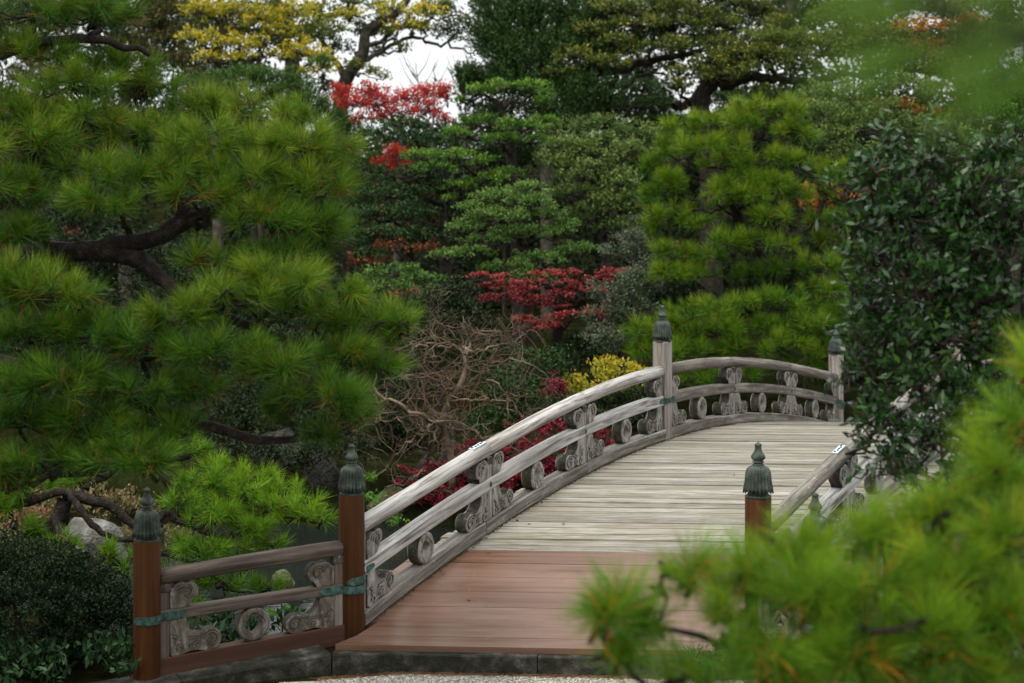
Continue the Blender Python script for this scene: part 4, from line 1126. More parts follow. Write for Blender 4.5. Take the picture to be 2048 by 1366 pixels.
# the crown goes on above and beside the frame
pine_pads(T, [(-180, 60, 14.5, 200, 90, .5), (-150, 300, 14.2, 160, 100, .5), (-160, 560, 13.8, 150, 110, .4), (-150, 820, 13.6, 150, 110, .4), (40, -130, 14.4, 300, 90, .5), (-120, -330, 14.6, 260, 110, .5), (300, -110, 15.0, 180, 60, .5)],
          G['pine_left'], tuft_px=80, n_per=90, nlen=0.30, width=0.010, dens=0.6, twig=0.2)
T.build()

# ------------------------------------------------------------------ foreground pine on the right (out of focus)
T = Tree('pine_tree', 'out-of-focus yellow-green pine with orange old needles, nearest of all, at lower right', 'tree', M['bark_pine'], seed=22)
T.limb([ground_at(2700, 6.54) - (0, 0, .2), at(2650, 1500, 6.54), at(2560, 1000, 6.61), at(2600, 500, 6.69), at(2560, -100, 6.84)], 0.12, 0.06, 16, trunk=True)
T.limb([at(2600, 1350, 6.54), at(2300, 1380, 6.38), at(2050, 1330, 6.31), at(1800, 1330, 6.31), at(1640, 1300, 6.31), at(1480, 1290, 6.31), at(1300, 1255, 6.31)], 0.045, 0.008, 24, wob=0.012)
T.limb([at(2570, 1150, 6.61), at(2250, 1130, 6.54), at(2050, 1140, 6.54), at(1850, 1170, 6.54), at(1650, 1150, 6.54)], 0.04, 0.010, 18, wob=0.012)
T.limb([at(2570, 900, 6.61), at(2300, 900, 6.61), at(2100, 900, 6.61), at(2000, 870, 6.61)], 0.035, 0.010, 14, wob=0.012)
padsW = [(1200, 1215, 6.1, 40, 22, .6), (1235, 1205, 6.16, 42, 55, .6), (1300, 1235, 6.23, 40, 30, .5), (1240, 1290, 6.23, 60, 28, .55), (1390, 1140, 6.31, 75, 60, .7), (1450, 1230, 6.23, 75, 40, .6), (1500, 1160, 6.31, 70, 60, .6), (1590, 1100, 6.46, 80, 50, .75), (1700, 1085, 6.54, 90, 55, .8), (1810, 1060, 6.54, 90, 55, .8), (1900, 1010, 6.54, 80, 60, .8),
         (1980, 930, 6.54, 80, 70, .85), (2030, 830, 6.61, 50, 60, .85), (2050, 740, 6.69, 30, 50, .8), (1620, 1190, 6.23, 100, 60, .6), (1760, 1180, 6.23, 110, 60, .65), (1900, 1130, 6.31, 110, 60, .7), (2010, 1060, 6.38, 80, 60, .7),
         (1420, 1340, 6.38, 100, 30, .45), (1560, 1290, 6.16, 110, 55, .5), (1700, 1290, 6.16, 110, 60, .5), (1860, 1260, 6.16, 110, 70, .5), (2000, 1220, 6.23, 90, 80, .5), (1600, 1370, 6.23, 120, 50, .4), (1780, 1380, 6.23, 120, 50, .4), (1960, 1360, 6.23, 120, 60, .4)]
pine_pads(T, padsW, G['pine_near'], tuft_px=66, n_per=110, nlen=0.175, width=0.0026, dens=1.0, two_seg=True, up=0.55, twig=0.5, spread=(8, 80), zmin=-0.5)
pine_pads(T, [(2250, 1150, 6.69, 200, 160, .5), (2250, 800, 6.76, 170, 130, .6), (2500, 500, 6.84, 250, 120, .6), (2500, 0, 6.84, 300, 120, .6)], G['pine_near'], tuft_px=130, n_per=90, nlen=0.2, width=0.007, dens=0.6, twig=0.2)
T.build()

# near hanging branch at upper right: far out of focus
T = Tree('pine_tree', 'strongly blurred bright green pine branch hanging into the upper right corner', 'tree', M['bark_pine'], seed=23)
T.limb([ground_at(3900, 2.3) - (0, 0, .2), at(3900, 1500, 2.30), at(3700, 400, 2.35), at(3500, -400, 2.40)], 0.06, 0.03, 14, trunk=True)
T.limb([at(3600, -200, 2.35), at(2900, -60, 2.30), at(2400, 0, 2.25), at(2150, 40, 2.25), at(1980, 90, 2.25), at(1880, 110, 2.25)], 0.022, 0.003, 18, wob=0.004)
def spray(T, pts, axes, mat, n_per, nlen, width, tone, spread):
    V, F, A = needles(np.array(pts), np.array(axes, float), n_per, nlen, width, T.rng, True, np.full(len(pts), tone), spread)
    T.leaf.append((V, F, A, mat, 'needles'))
sp = []
for q in range(13):
    x = 1740 + 330 * T.rng.random() ; y = -30 + 210 * T.rng.random()
    x += 0.35 * max(0, y - 60)
    sp.append((at(x, y, 2.25 + T.rng.uniform(-.1, .12)), (-1, T.rng.uniform(-.2, .2), -0.1 - 0.0022 * y + T.rng.uniform(-.2, .15))))
    T.paths.append((np.array([at(1990 + 0.3 * (x - 1900), 60, 2.3), at((x + 1990) / 2, (y + 40) / 2, 2.28), sp[-1][0]]), np.array((.005, .0035, .002))))
spray(T, [a for a, b in sp], [b for a, b in sp], G['pine_left'], 60, 0.15, 0.0012, .5, (2, 34))
T.build()

# ------------------------------------------------------------------ leathery evergreen on the right
T = Tree('evergreen_tree', 'tall shrub of dark glossy leathery leaves covering the right end of the bridge', 'tree', M['bark_dark'], seed=24)
g = ground_at(2010, 11.2)
for dx, tx in ((-20, -40), (10, 10), (50, 70), (-40, -120)):
    T.limb([g + np.array((dx * .003, 0, -.2)), at(2000 + dx, 1000, 11.2), at(1990 + tx, 700, 11.2), at(1990 + tx * 1.6, 480, 11.1), at(1980 + tx * 2.2, 320, 11.1)], 0.05, 0.015, 18, wob=0.012, trunk=True)
for pts in ([(1990, 700), (1900, 620), (1830, 520), (1770, 400)], [(1980, 560), (1900, 450), (1840, 370), (1790, 300)], [(2000, 850), (1920, 800), (1830, 740), (1740, 640)], [(2000, 900), (1930, 880), (1850, 860), (1760, 800)], [(1990, 470), (1950, 380), (1960, 300)], [(2000, 700), (2050, 600), (2080, 480)]):
    T.limb([at(x, y, 11.1) for x, y in pts], 0.028, 0.009, 12, wob=0.015)
padsV = [(1990, 300, 11.2, 120, 45, .6), (1850, 310, 11.1, 90, 45, .5), (1760, 340, 11.0, 70, 50, .45), (1940, 380, 11.0, 120, 60, .5), (1800, 410, 11.0, 90, 60, .45), (1725, 420, 10.9, 45, 40, .4), (2030, 440, 11.1, 70, 80, .5), (1900, 470, 11.0, 110, 60, .45),
         (1770, 500, 10.9, 60, 50, .5), (1830, 570, 10.9, 100, 60, .5), (1960, 570, 11.0, 110, 60, .45), (1745, 600, 10.9, 50, 45, .5), (1900, 660, 10.9, 120, 60, .5), (1770, 670, 10.9, 80, 50, .5), (2020, 680, 11.0, 80, 80, .45),
         (1730, 720, 10.9, 50, 40, .5), (1820, 750, 10.8, 100, 60, .5), (1950, 780, 10.9, 110, 60, .45), (1760, 820, 10.8, 60, 45, .5), (1860, 850, 10.8, 100, 55, .45), (1990, 870, 10.9, 90, 60, .4), (1790, 900, 10.8, 70, 40, .45), (1890, 930, 10.8, 90, 40, .4)]
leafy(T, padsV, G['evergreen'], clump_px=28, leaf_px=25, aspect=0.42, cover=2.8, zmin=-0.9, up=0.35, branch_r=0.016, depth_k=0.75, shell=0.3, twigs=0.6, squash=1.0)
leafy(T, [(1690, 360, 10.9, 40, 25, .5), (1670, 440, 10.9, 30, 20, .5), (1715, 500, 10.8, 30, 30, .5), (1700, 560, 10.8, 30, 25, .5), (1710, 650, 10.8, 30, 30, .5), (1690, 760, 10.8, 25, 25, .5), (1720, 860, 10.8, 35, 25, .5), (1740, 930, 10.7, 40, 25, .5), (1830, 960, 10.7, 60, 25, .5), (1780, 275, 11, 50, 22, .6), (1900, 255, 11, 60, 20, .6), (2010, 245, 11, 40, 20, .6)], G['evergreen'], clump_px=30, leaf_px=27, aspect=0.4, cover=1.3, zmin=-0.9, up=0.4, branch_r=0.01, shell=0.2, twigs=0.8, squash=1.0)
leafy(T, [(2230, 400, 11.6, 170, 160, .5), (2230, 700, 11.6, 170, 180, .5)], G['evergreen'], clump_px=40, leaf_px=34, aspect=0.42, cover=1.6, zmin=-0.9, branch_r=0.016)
T.build()

# ------------------------------------------------------------------ low pine over the water, left
T = Tree('pine_tree', 'low bright yellow-green pine spreading over the pond behind the wing fence', 'tree', M['bark_pine'], seed=25)
b0 = ground_at(-60, 19.0)
T.limb([b0 - (0, 0, .3), at(-40, 1200, 19.0), at(30, 1100, 18.9), at(110, 1050, 18.8), at(130, 1000, 18.8)], 0.13, 0.08, 14, trunk=True)
T.limb([at(110, 1030, 18.8), at(128, 1080, 18.3), at(160, 1110, 18.2), at(210, 1130, 18.2)], 0.045, 0.03, 12, wob=0.01)
T.limb([at(30, 1010, 18.9), at(120, 985, 18.7), at(150, 1005, 18.5), at(185, 1050, 18.4), at(225, 1075, 18.4), at(300, 1078, 18.4)], 0.045, 0.025, 18, wob=0.01)
T.limb([at(130, 990, 18.8), at(190, 1005, 18.7), at(230, 1020, 18.7), at(270, 1050, 18.6), at(310, 1040, 18.6), at(335, 1025, 18.6), at(365, 1045, 18.6), at(430, 1070, 18.6)], 0.055, 0.03, 20, wob=0.012)
T.limb([at(190, 960, 18.8), at(260, 925, 18.9), at(310, 935, 18.9), at(350, 985, 18.9), at(395, 1010, 19.0), at(470, 1000, 19.0), at(560, 1030, 19.1)], 0.04, 0.02, 20, wob=0.012)
T.limb([at(-30, 1100, 18.9), at(200, 1130, 18.6), at(300, 1105, 18.6), at(380, 1125, 18.6), at(470, 1180, 18.6)], 0.04, 0.015, 16, wob=0.012)
padsB = [(440, 930, 19.3, 55, 22, .95), (500, 952, 19.3, 60, 24, 1), (560, 980, 19.3, 60, 22, .95), (610, 1005, 19.3, 50, 22, .95), (640, 1030, 19.3, 40, 25, .85), (590, 1030, 19.0, 55, 22, .8), (470, 985, 19.0, 75, 35, .75), (540, 1010, 19.0, 65, 30, .75),
         (400, 960, 19.0, 65, 40, .5), (370, 900, 19.4, 60, 30, .45), (330, 880, 19.4, 60, 30, .3), (300, 940, 19.2, 60, 30, .35), (420, 1030, 18.7, 75, 35, .5), (500, 1050, 18.8, 65, 32, .5), (350, 1010, 18.7, 60, 30, .4), (400, 1090, 18.5, 75, 30, .4), (490, 1105, 18.6, 65, 28, .45), (540, 1085, 18.8, 40, 28, .5),
         (240, 900, 19.2, 80, 40, .3), (170, 950, 19.1, 60, 30, .3), (60, 975, 18.9, 80, 35, .3), (130, 1085, 18.2, 40, 30, .3), (240, 1115, 18.3, 50, 35, .4), (60, 1055, 18.7, 40, 25, .3), (540, 1170, 18.9, 50, 25, .6), (440, 1160, 18.5, 70, 30, .35), (350, 1160, 18.4, 60, 30, .3), (380, 1215, 18.4, 60, 25, .3), (20, 1010, 18.8, 60, 40, .3)]
pine_pads(T, padsB, G['pine_low'], tuft_px=36, n_per=85, nlen=0.19, width=0.0062, dens=1.2, up=0.65, twig=0.5, twig_r=0.010)
T.build()

# ------------------------------------------------------------------ far pine behind the bridge
T = Tree('pine_tree', 'rounded green pine with tiered tufts behind the far end of the bridge', 'tree', M['bark_pine'], seed=26)
T.limb([ground_at(1590, 31.5) - (0, 0, .3), at(1590, 760, 31.4), at(1560, 660, 31.3), at(1545, 560, 31.3), at(1480, 440, 31.2), at(1470, 340, 31.2), at(1530, 260, 31.2)], 0.17, 0.06, 26, trunk=True)
T.limb([at(1560, 580, 31.3), at(1600, 500, 31.0), at(1570, 465, 30.8), at(1600, 470, 30.8), at(1640, 420, 30.8), at(1640, 385, 30.8), at(1680, 400, 30.9)], 0.07, 0.03, 18, wob=0.015)
T.limb([at(1480, 430, 31.2), at(1460, 410, 30.7), at(1420, 425, 30.5)], 0.06, 0.03, 8, wob=0.015)
T.limb([at(1470, 420, 31.2), at(1500, 405, 30.8), at(1540, 405, 30.7), at(1560, 410, 30.7)], 0.05, 0.025, 8, wob=0.015)
T.limb([at(1550, 600, 31.3), at(1600, 525, 30.7), at(1650, 520, 30.7), at(1700, 505, 30.8)], 0.06, 0.025, 12, wob=0.015)
T.limb([at(1550, 640, 31.3), at(1450, 600, 30.9), at(1380, 560, 30.9)], 0.06, 0.025, 12, wob=0.015)
padsO = [(1510, 215, 31.2, 60, 22, .95), (1580, 222, 31.2, 50, 28, .95), (1480, 245, 31.0, 60, 25, .7), (1570, 260, 31.0, 45, 25, .6), (1605, 275, 31.2, 35, 40, .45), (1420, 240, 31.2, 55, 20, .95), (1360, 260, 31.3, 45, 25, .85), (1340, 300, 31.4, 40, 30, .7), (1310, 340, 31.4, 30, 35, .5),
         (1400, 295, 30.9, 65, 30, .8), (1470, 290, 30.8, 60, 28, .85), (1450, 325, 30.7, 60, 25, .6), (1540, 315, 30.8, 55, 25, .85), (1600, 320, 30.9, 40, 25, .7), (1480, 360, 30.7, 70, 25, .55), (1660, 345, 30.9, 50, 28, .9), (1700, 360, 31.0, 35, 30, .7),
         (1530, 370, 30.6, 60, 30, .75), (1440, 385, 30.5, 60, 25, .65), (1345, 370, 31.0, 50, 40, .5), (1305, 400, 31.2, 25, 40, .45), (1650, 385, 31.0, 35, 20, .7), (1400, 420, 31.2, 45, 25, .4), (1590, 390, 30.8, 40, 25, .5), (1500, 395, 30.4, 50, 22, .75),
         (1550, 430, 30.4, 65, 22, .75), (1640, 440, 30.9, 50, 25, .5), (1695, 445, 31.0, 35, 25, .45), (1340, 430, 30.9, 50, 30, .7), (1310, 460, 31.0, 30, 30, .5), (1390, 450, 30.7, 50, 28, .55), (1480, 470, 30.5, 45, 20, .5), (1530, 485, 30.4, 75, 22, .85), (1450, 480, 30.3, 50, 22, .65),
         (1670, 475, 30.8, 45, 22, .8), (1350, 500, 30.7, 50, 30, .6), (1420, 510, 30.4, 45, 22, .5), (1340, 555, 30.5, 60, 30, .75), (1400, 545, 30.5, 45, 25, .6), (1640, 530, 30.7, 60, 28, .55), (1560, 540, 30.9, 50, 25, .35), (1480, 550, 31.0, 55, 25, .25), (1700, 520, 30.9, 30, 35, .4),
         (1400, 620, 30.2, 80, 28, .55), (1490, 615, 30.1, 70, 26, .6), (1340, 650, 30.2, 60, 28, .6), (1280, 660, 30.3, 35, 22, .7), (1290, 700, 30.2, 50, 30, .55), (1440, 660, 30.0, 80, 28, .55), (1530, 650, 30.2, 60, 25, .45), (1610, 620, 30.6, 60, 30, .3), (1600, 680, 30.4, 70, 30, .3), (1380, 700, 29.9, 80, 28, .5), (1500, 700, 29.9, 80, 26, .45), (1650, 660, 30.6, 50, 40, .25), (1680, 580, 30.9, 40, 40, .3), (1440, 750, 29.8, 110, 30, .35), (1600, 740, 30.2, 80, 30, .3), (1560, 690, 29.8, 70, 26, .5), (1620, 650, 30.0, 60, 26, .5), (1660, 710, 29.9, 60, 30, .45), (1690, 620, 30.2, 40, 30, .45), (1550, 600, 30.2, 60, 22, .45), (1650, 580, 30.4, 60, 24, .5)]
pine_pads(T, padsO, G['pine_far'], tuft_px=26, n_per=90, nlen=0.25, width=0.0095, dens=0.95, up=0.75, twig=0.2, twig_r=0.014, depth_k=0.9, zmin=-0.15)
T.build()

# ------------------------------------------------------------------ clipped bush and ground cover, lower left
T = Tree('azalea_bush', 'dense dark clipped azalea mound in the lower left corner', 'bush', M['bark_dark'], seed=27)
for a in range(5):
    T.limb([ground_at(60 + 20 * a, 15.6) - (0, 0, .1), at(40 + 45 * a, 1240, 15.6), at(20 + 60 * a, 1160, 15.6)], 0.03, 0.01, 8, wob=0.01, trunk=(a == 0))
leafy(T, [(40, 1150, 15.9, 130, 75, .6), (150, 1175, 15.8, 100, 70, .6), (220, 1225, 15.6, 60, 60, .5), (60, 1240, 15.3, 130, 80, .45), (170, 1260, 15.3, 90, 70, .4), (-80, 1180, 16, 120, 90, .5)], G['azalea'], clump_px=14, leaf_px=8.5, aspect=0.5, cover=4.5, zmin=-0.5, shell=0.8, branch=False, up=0.5)
T.build()
T = Tree('ground_cover', 'glossy dark leafy ground cover growing at the foot of the left wing fence', 'ground cover', M['bark_dark'], seed=28)
leafy(T, [(140, 1330, 14.7, 150, 40, .7), (40, 1320, 14.9, 90, 50, .6), (230, 1300, 14.9, 50, 40, .6), (400, 1275, 15.9, 70, 22, .6), (500, 1265, 16.0, 80, 25, .6), (590, 1250, 16.1, 50, 20, .5), (350, 1290, 15.6, 50, 22, .5), (450, 1235, 16.3, 35, 20, .6)], G['ground_leaf'], clump_px=22, leaf_px=22, aspect=0.42, cover=2.4, zmin=-0.3, branch=False, up=0.5, flat=0.2)
o = T.build(); 
T = Tree('seedling', 'light green broad-leaved seedling seen between the ring and scroll of the wing fence', 'plant', M['bark_dark'], seed=29)
T.limb([at(560, 1300, 16.2), at(565, 1255, 16.2), at(560, 1225, 16.2)], 0.008, 0.005, 6, trunk=True)
leafy(T, [(556, 1225, 16.2, 28, 12, .7), (570, 1255, 16.2, 32, 18, .5)], G['seedling'], clump_px=16, leaf_px=26, aspect=0.42, cover=1.7, zmin=-0.5, branch=False, up=0.2)
T.build()
T = Tree('juniper_bush', 'small fine-leaved green shrub at the end of the stone step, under the blurred pine', 'bush', M['bark_dark'], seed=30)
T.limb([at(1400, 1420, 13.6), at(1400, 1370, 13.6), at(1400, 1330, 13.6)], 0.015, 0.008, 6, trunk=True)
leafy(T, [(1400, 1345, 13.6, 75, 40, .7), (1470, 1320, 13.9, 60, 45, .6), (1560, 1340, 13.6, 90, 60, .5), (1720, 1350, 13.4, 120, 60, .4), (1900, 1350, 13.2, 120, 60, .4)], G['juniper'], clump_px=14, leaf_px=9, aspect=0.35, cover=3.0, zmin=-0.4, branch=False, up=0.6)
T.build()

# ------------------------------------------------------------------ rocks
def rock(x, y, Y, rx, ry, label, mat, seed, depth=0.8, name='garden_rock', group=None, sink=0.3):
    r_ = random.Random(seed); k = Y / FPX
    bm = bmesh.new(); bmesh.ops.create_icosphere(bm, subdivisions=4, radius=1.0)
    ph = [r_.uniform(0, 6) for _ in range(9)]
    planes = [(Vector((r_.uniform(-1, 1), r_.uniform(-1, 1), r_.uniform(-.4, 1))).normalized(), r_.uniform(0.6, 0.86)) for _ in range(9)]
    c = at(x, y, Y)
    for v in bm.verts:
        d = v.co.copy()
        for n_, o_ in planes:
            e = d.dot(n_) - o_
            if e > 0: d -= n_ * e
        d *= 1 + 0.05 * math.sin(d.x * 6 + ph[0]) * math.sin(d.y * 5 + ph[1]) + 0.03 * math.sin(d.z * 13 + ph[2] + d.x * 9) + r_.uniform(-.008, .008)
        v.co = (d.x * rx * k + c[0], d.y * rx * k * depth + c[1], d.z * ry * k + c[2])
    for f in bm.faces: f.smooth = True
    me = bpy.data.meshes.new(name); bm.to_mesh(me); bm.free()
    me.set_sharp_from_angle(angle=0.5)
    return tag(link(name, me, mat), label, 'rock', group)
rock(165, 1120, 22.5, 95, 85, 'large pale grey boulder behind the low pine, at far left', M['rock_pale'], 1)
rock(568, 1180, 21.0, 34, 42, 'mossy rock standing in the pond behind the wing fence', M['rock_moss'], 2)
rock(860, 985, 25.2, 45, 75, 'upright grey rock on the far bank below the bare tree', M['rock'], 3)
rock(905, 950, 25.6, 40, 70, 'dark grey rock on the far bank, just above the bridge rail', M['rock'], 4)
rock(640, 960, 25.6, 60, 70, 'weathered dark rock on the far bank left of the bronze-capped post', M['rock'], 5)
rock(570, 900, 26.0, 70, 60, 'broad shaded rock on the far bank behind the bright low pine', M['rock'], 6)
rock(780, 1010, 25.0, 50, 40, 'low mossy rock at the waterline of the far bank', M['rock_moss'], 7)
rock(1010, 900, 26.0, 55, 40, 'rounded mossy rock half under the crimson maple', M['rock_moss'], 8)

# ------------------------------------------------------------------ bare twisted tree
T = Tree('bare_tree', 'leafless tree with pale contorted branches spreading over the pond bank', 'tree', M['bark_bare'], seed=31)
YB = 24.3
trunk = [(905, 960), (900, 900), (885, 850), (900, 800), (925, 760), (935, 700)]
T.limb([at(905, 1010, YB + .6)] + [at(x, y, YB + .4) for x, y in trunk], 0.06, 0.035, 26, trunk=True, wob=0.01)
mains = [([(935, 700), (905, 690), (880, 680), (850, 660)], .035), ([(935, 700), (960, 700), (1000, 690), (1040, 680), (1060, 660)], .03), ([(935, 700), (930, 730), (980, 760), (1010, 790), (1015, 840)], .03), ([(935, 705), (880, 690), (830, 690), (790, 700)], .03),
         ([(930, 715), (970, 725), (1030, 720), (1070, 730), (1100, 760)], .025), ([(935, 700), (950, 680), (975, 665), (1000, 660)], .028), ([(885, 850), (850, 835), (820, 820), (780, 800), (740, 770), (720, 740)], .045), ([(885, 850), (930, 860), (970, 875), (1010, 880), (1040, 850)], .04),
         ([(870, 845), (840, 870), (800, 900), (770, 940), (730, 960)], .035), ([(880, 850), (860, 890), (850, 930), (820, 960), (770, 975)], .03), ([(840, 830), (790, 840), (740, 850), (700, 870)], .03), ([(900, 800), (950, 800), (1000, 800), (1040, 790)], .028), ([(905, 780), (860, 760), (810, 750), (770, 760)], .028), ([(800, 820), (760, 830), (720, 810)], .02), ([(885, 860), (900, 900), (930, 930), (960, 940)], .02), ([(850, 900), (880, 940), (870, 980)], .018)]
rb = np.random.default_rng(5)
def twist(P0, dirn, length, r, depth):
    n = 7; P = [P0]; d = dirn.copy()
    for q in range(n):
        d = unit(d + rb.normal(0, 0.42, 3) * np.array((1, 0.7, 0.9)))
        P.append(P[-1] + d * length / n)
    P = np.array(P)
    T.paths.append((smooth_path(P, 12), np.linspace(r, r * 0.45, 12)))
    if depth > 0:
        for q in range(rb.integers(1, 4)):
            k = rb.integers(2, n + 1)
            dd = unit(P[k] - P[k - 1] + rb.normal(0, 0.75, 3) + np.array((0, 0, 0.12)))
            twist(P[k], dd, length * rb.uniform(0.5, 0.8), r * 0.55, depth - 1)
for pts, r in mains:
    w = [at(x, y, YB + 0.4 + rb.uniform(-.5, .4) * (i > 0)) for i, (x, y) in enumerate(pts)]
    P = smooth_path(w, 18, 0.022, rb)
    T.limbs.append((P, np.linspace(r * 0.75, r * 0.25, 18)))
    for k in range(3, 18, 2):
        d = unit(P[min(k + 1, 17)] - P[k - 1] + rb.normal(0, 0.8, 3) + np.array((0, 0, 0.15)))
        twist(P[k], d, rb.uniform(0.3, 0.8), r * 0.24 * (1 - k / 30) + 0.0028, 3 if k % 2 else 2)
T.build(K=5)
print('bare tree paths', len(T.paths))
# rust coloured twiggy shrub behind
T = Tree('bare_shrub', 'thin rust-brown twiggy shrub in front of the dark understory', 'bush', M['bark_rust'], seed=32)
T.limb([at(880, 960, 26.5), at(890, 850, 26.5)], 0.03, 0.02, 5, trunk=True)
for q in range(26):
    a = rb.uniform(0.25, 2.9); l = rb.uniform(0.5, 1.7)
    P0 = at(890 + rb.uniform(-60, 60), 820 + rb.uniform(-60, 60), 26.4 + rb.uniform(-.3, .3))
    twist(P0, np.array((math.cos(a), rb.uniform(-.3, .3), math.sin(a))), l, 0.010, 1)
T.build(K=4)

# ------------------------------------------------------------------ maples and shrubs on the far bank
T = Tree('maple_tree', 'red maple with layered flat sprays beyond the left rail of the bridge', 'tree', M['bark_dark'], seed=33)
T.limb([ground_at(1120, 32.5), at(1118, 760, 32.4), at(1110, 690, 32.3), at(1120, 600, 32.3), at(1090, 570, 32.3)], 0.12, 0.05, 16, trunk=True)
T.limb([at(1115, 680, 32.4), at(1160, 600, 32.2), at(1190, 560, 32.2), at(1240, 545, 32.2)], 0.06, 0.02, 10)
padsP = [(985, 553, 32.2, 42, 10, .9), (1020, 566, 32.0, 40, 10, .8), (1045, 582, 31.9, 35, 12, .6), (970, 575, 32.3, 30, 9, .5), (1085, 550, 32.2, 38, 10, .8), (1130, 545, 32.2, 42, 11, .9), (1105, 566, 32.0, 55, 12, .7), (1150, 585, 31.9, 55, 12, .7), (1190, 578, 31.9, 40, 11, .8), (1225, 550, 32.1, 40, 12, .7), (1250, 542, 32.4, 25, 9, .6), (1200, 562, 32.1, 40, 12, .5),
         (1060, 600, 31.9, 50, 14, .4), (1100, 610, 32.0, 60, 12, .3), (1060, 640, 31.8, 38, 11, .9), (1100, 650, 31.7, 45, 12, .9), (1150, 632, 31.6, 50, 11, 1), (1195, 628, 31.6, 42, 12, 1), (1215, 635, 31.7, 25, 10, .9), (1085, 660, 31.8, 35, 9, .8), (1005, 600, 32.6, 60, 14, .2), (1220, 610, 32.2, 25, 12, .5)]
leafy(T, padsP, G['maple'], clump_px=9, leaf_px=7, aspect=0.7, cover=2.6, zmin=-0.2, up=0.0, flat=0.55, branch_r=0.015, squash=0.35, droop=0.1)
T.build()
T = Tree('maple_tree', 'low crimson maple behind the bridge rail, above the pond', 'tree', M['bark_dark'], seed=34)
T.limb([ground_at(1020, 25.5), at(1020, 960, 25.5), at(1010, 900, 25.5)], 0.05, 0.03, 8, trunk=True)
padsS = [(850, 960, 24.9, 60, 12, .6), (880, 980, 24.7, 60, 14, .7), (920, 930, 25.0, 60, 16, .6), (860, 1000, 24.7, 40, 10, .5), (960, 900, 25.1, 60, 20, .5), (1020, 890, 25.2, 60, 18, .6), (1060, 860, 25.4, 50, 18, .4), (1100, 850, 25.6, 40, 16, .4), (950, 950, 24.9, 55, 22, .6), (1010, 930, 25.0, 55, 26, .5), (1070, 900, 25.2, 45, 20, .4), (1110, 780, 26.5, 25, 35, .2), (1100, 940, 25.0, 60, 26, .5), (1180, 880, 25.4, 50, 26, .4), (900, 960, 25.0, 60, 14, .5), (820, 985, 24.6, 30, 12, .7), (840, 940, 24.9, 40, 14, .6), (930, 1000, 24.6, 70, 24, .6), (1000, 960, 24.7, 60, 26, .6), (1060, 930, 24.8, 50, 24, .6), (1100, 900, 25.0, 40, 22, .5)]
leafy(T, padsS, G['crimson'], clump_px=10, leaf_px=7.5, aspect=0.6, cover=2.6, zmin=-0.4, up=0.1, flat=0.35, branch_r=0.012, squash=0.5)
T.build()
def shrub(name, label, cat, bark, mat, base, pads, seed, trunk=None, group=None, tr=0.06, **kw):
    T = Tree(name, label, cat, bark, group, seed=seed)
    pads_c = np.array([(p[0], p[1]) for p in pads]); Yb = base[1]
    g = ground_at(base[0], Yb)
    top = trunk or [(base[0], float(pads_c[:, 1].mean()))]
    T.limb([g - np.array((0, 0, .2))] + [at(x, y, Yb) for x, y in top], tr, tr * 0.35, 14, wob=tr * 0.15, trunk=True)
    leafy(T, pads, mat, **kw)
    T.build()
    return T
shrub('golden_shrub', 'yellow-leaved shrub just behind the left bridge rail', 'bush', M['bark_dark'], G['gold'], (1210, 29.6),
      [(1150, 770, 29.4, 32, 24, .6), (1180, 790, 29.3, 40, 22, .5), (1210, 755, 29.5, 40, 22, .7), (1245, 740, 29.6, 40, 18, .85), (1275, 755, 29.6, 35, 18, .8), (1215, 790, 29.3, 50, 20, .4), (1265, 780, 29.4, 35, 18, .7), (1120, 830, 29.2, 25, 10, .7), (1160, 810, 29.3, 30, 14, .4), (1140, 790, 29.3, 30, 18, .6), (1210, 730, 29.6, 30, 14, .8), (1240, 770, 29.4, 40, 20, .7)], 41,
      clump_px=10, leaf_px=10, aspect=0.42, cover=2.3, zmin=-0.3, branch_r=0.012, up=0.5)
shrub('dark_shrub', 'dark fine-leaved shrub under the yellow shrub behind the rail', 'bush', M['bark_dark'], G['under'], (1230, 29.2),
      [(1200, 830, 28.9, 70, 45, .7), (1270, 810, 28.9, 50, 50, .6), (1130, 860, 28.9, 50, 35, .6), (1290, 850, 28.5, 50, 50, .5)], 42, clump_px=12, leaf_px=8, aspect=0.45, cover=3, zmin=-0.4, branch_r=0.012)
shrub('mottled_shrub', 'grey-green mottled shrub left of the tall middle bridge post', 'bush', M['bark_grey'], G['mottled'], (1240, 31.0),
      [(1230, 590, 31.0, 60, 35, .6), (1270, 570, 31.0, 50, 40, .5), (1210, 630, 30.9, 40, 25, .5), (1260, 620, 30.8, 60, 35, .5), (1200, 670, 30.7, 50, 22, .7), (1240, 690, 30.6, 50, 28, .5), (1290, 560, 31.2, 35, 40, .4), (1280, 640, 30.9, 50, 40, .4)], 43, clump_px=13, leaf_px=8.5, aspect=0.38, cover=2.2, zmin=-0.5, branch_r=0.02, up=0.35)
shrub('grey_shrub', 'twiggy grey-leaved shrub left of the far pine', 'bush', M['bark_grey'], G['mottled'], (1270, 33.5),
      [(1260, 480, 33.5, 45, 25, .7), (1290, 450, 33.6, 30, 25, .6), (1235, 505, 33.4, 35, 18, .7), (1280, 500, 33.4, 40, 25, .5)], 44, clump_px=11, leaf_px=7.5, aspect=0.38, cover=2.2, zmin=-0.5, branch_r=0.02)
